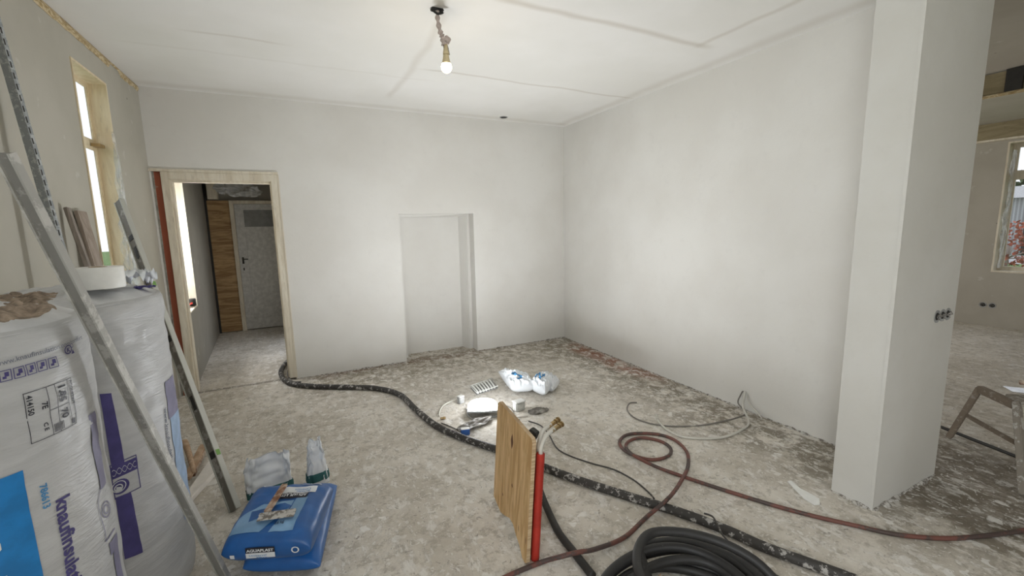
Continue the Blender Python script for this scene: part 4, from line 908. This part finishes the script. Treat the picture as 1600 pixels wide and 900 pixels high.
# plastic sack with blue letters
bg_ = thing('plastic_bag', 'crumpled white plastic bag with blue letters behind the work lamp', 'bag', g(825, 612))
def bagpart(name, c4, th, seed, mat):
    bm, Sf = pillow(c4, th, seed, 70, 3, .024); return link(name, bm, mat, bg_, False), Sf
_, F1 = bagpart('bag_left', [g(800, 619), g(836, 616), g(826, 600), g(779, 591)], .13, 3.3, 'bag_white')
_, F2 = bagpart('bag_right', [g(826, 613), g(852, 625), g(866, 607), g(846, 598)], .13, 7.9, 'bag_white')
_, F3 = bagpart('bag_grey_end', [g(842, 607), g(864, 618), g(875, 604), g(852, 592)], .10, 5.1, 'paper_white')
bm = bmesh.new(); q = [Vector(F1(-.5, .7, .0)), Vector(F1(.1, .6, 0))]; p = g(781, 583, .10)
f = [bm.verts.new(v) for v in (g(795, 600, .07), g(806, 596, .08), g(803, 583, .12), g(783, 580, .12))]; bm.faces.new(f); bmesh.ops.subdivide_edges(bm, edges=bm.edges, cuts=6, use_grid_fill=True)
for v in bm.verts: v.co += Vector((0, .02*fnoise(v.co.x, v.co.z, 0, 30), .01*fnoise(v.co.x, v.co.z, 5, 20)))
o = link('bag_flap', bm, 'bag_white', bg_, True); so = o.modifiers.new('s', 'SOLIDIFY'); so.thickness = .002
decal('bag_lettering', place(text_polys('S', 1.25, .03), -.25, -.75, .5, .9, .9), lambda u, v, o_: F1(u, v, o_), 'ink_cyan', bg_, .05, .005)
decal('bag_lettering', place(text_polys('N', 1.3, .03), -.75, -.45, -.1, .9, .9), lambda u, v, o_: F2(u, v, o_), 'ink_cyan', bg_, .05, .005)
# plaster spatula by the pillar
pp = [g(1230, 753), g(1236, 752), g(1250, 764), g(1262, 770), g(1280, 780), g(1281, 789), g(1272, 790), g(1256, 780), g(1243, 767)]
slab('plastic_spatula', pp, [.001]*9, .004, 'white_plastic', 'white flat plastic spatula on the floor left of the pillar', 'spatula', 0)

# coil of rubber hose
cc = Vector((1.20, 1.035, 0)); pts = []
turns = 6; n = 26*turns
for i in range(n):
    a = radians(200)-2*pi*i/26; k = i/26; rr = .355-.042*(k % 3.3)-.012*sin(k*5); lay = int(k/3.3)
    tilt = .025*sin(a*1.0+k*1.7)
    pts.append(Vector((cc.x+rr*cos(a)*1.03+.026*sin(k*2.4)+.008*sin(a*3+k), cc.y+rr*sin(a)*.78+.022*cos(k*3.1), .022+.036*lay+.003+max(0, tilt)+.004*sin(a*3+k))))
ch = tubeo('hose_coil', pts, .0195, 'coil_rubber', seg=12, sm=4); tag(ch, 'coil of black rubber hose lying at the bottom edge of the picture', 'hose')
pts = [cc+Vector((-.10, -.30, .12)), cc+Vector((-.17, -.1, .16)), cc+Vector((-.12, .11, .178)), cc+Vector((.05, .22, .182)), cc+Vector((.24, .12, .172)), cc+Vector((.35, -.05, .14)), cc+Vector((.40, -.2, .03))]
tag(tubeo('rubber_hose', pts, .0195, 'coil_rubber', seg=12), 'loose turn of black rubber hose lying over the coil', 'hose')
o = crumple_sheet('dust_sheet', cc+Vector((.05, -.04, .05)), (.12, -.04, 0), (.02, .06, 0), 18, .03, 'paper_white', 4.4); tag(o, 'grey crumpled paper inside the hose coil', 'paper')
bm = bmesh.new(); rnd = random.Random(3)
for k in range(40):
    p = cc+Vector((-.03+rnd.gauss(0, .026), .055+rnd.gauss(0, .018), .085+rnd.random()*.02)); q = p+Vector((rnd.gauss(0, .02), rnd.gauss(0, .02), rnd.gauss(.004, .008))); tube(bm, [p, (p+q)/2+Vector((0, 0, .004)), q], .002, seg=5, sm=2)
tag(link('wood_shavings', bm, 'straw'), 'tuft of brown wood shavings in the hose coil', 'shavings')['kind'] = 'stuff'

# ================================================================== TRESTLE AT THE RIGHT
ts = thing('step_trestle', 'low plaster-spattered wooden trestle in the side room by the pillar', 'trestle', (3.7, .95, 0))
def bar(name, a, b, w, d, mat, face=(0, 0, 1)):
    Mx, ln = beam_matrix(Vector(a), Vector(b), face); bm = bmesh.new(); bx(bm, -w/2, w/2, -d/2, d/2, 0, ln, .004, Mx); return link(name, bm, mat, ts)
F1_, T1, T2, F2_ = g(1483, 683, .005), g(1531, 608, .40), g(1588, 634, .40), g(1600, 775, .005)
bar('leg', F1_, T1+Vector((0, 0, .01)), .045, .03, 'trestle_brown', (1, 0, 0)); bar('top_rail', T1, T2, .045, .04, 'trestle_brown')
bar('leg', F2_, T2+Vector((0, 0, .02)), .045, .03, 'trestle_wood', (1, 0, 0))
mid = F1_*.5+T1*.5; bar('brace', mid, g(1594, 696, .17), .025, .02, 'trestle_brown')
off = Vector((.42, -.32, 0)); bar('leg', F1_+off, T1+off*.8, .045, .03, 'trestle_wood', (1, 0, 0)); bar('leg', F2_+off, T2+off*.8, .045, .03, 'trestle_wood', (1, 0, 0)); bar('top_rail', T1+off*.8, T2+off*.8, .045, .04, 'trestle_wood')
bar('top_board', T2+Vector((.02, .02, .03)), T2+off*.9+Vector((.0, 0, .03)), .02, .12, 'trestle_wood'); 
tw = thing('plastering_trowel', 'steel trowel with a brown handle lying at the right edge on the trestle', 'trowel', g(1598, 600, .47))
bm = bmesh.new(); m_ = Matrix.Translation(g(1592, 610, .46)) @ Matrix.Rotation(-.9, 4, 'Z'); bx(bm, -.05, .20, -.05, .05, 0, .003, 0, m_); link('blade', bm, 'chrome', tw)
bm = bmesh.new(); tube(bm, [m_ @ Vector((-.0, 0, .05)), m_ @ Vector((.13, 0, .055))], .014, sm=3); link('handle', bm, 'stained_handle', tw, True)
bm = bmesh.new(); tube(bm, [m_ @ Vector((.06, 0, .003)), m_ @ Vector((.06, 0, .045))], .006, sm=2); link('shank', bm, 'chrome', tw, True)
# thin dark strip on the floor in the side room
slab('floor_strip', [g(1470, 666), g(1470, 669.5), g(1600, 721), g(1600, 717)], [.001]*4, .006, 'dark', 'thin dark strip lying on the floor behind the trestle', 'lath', 0)
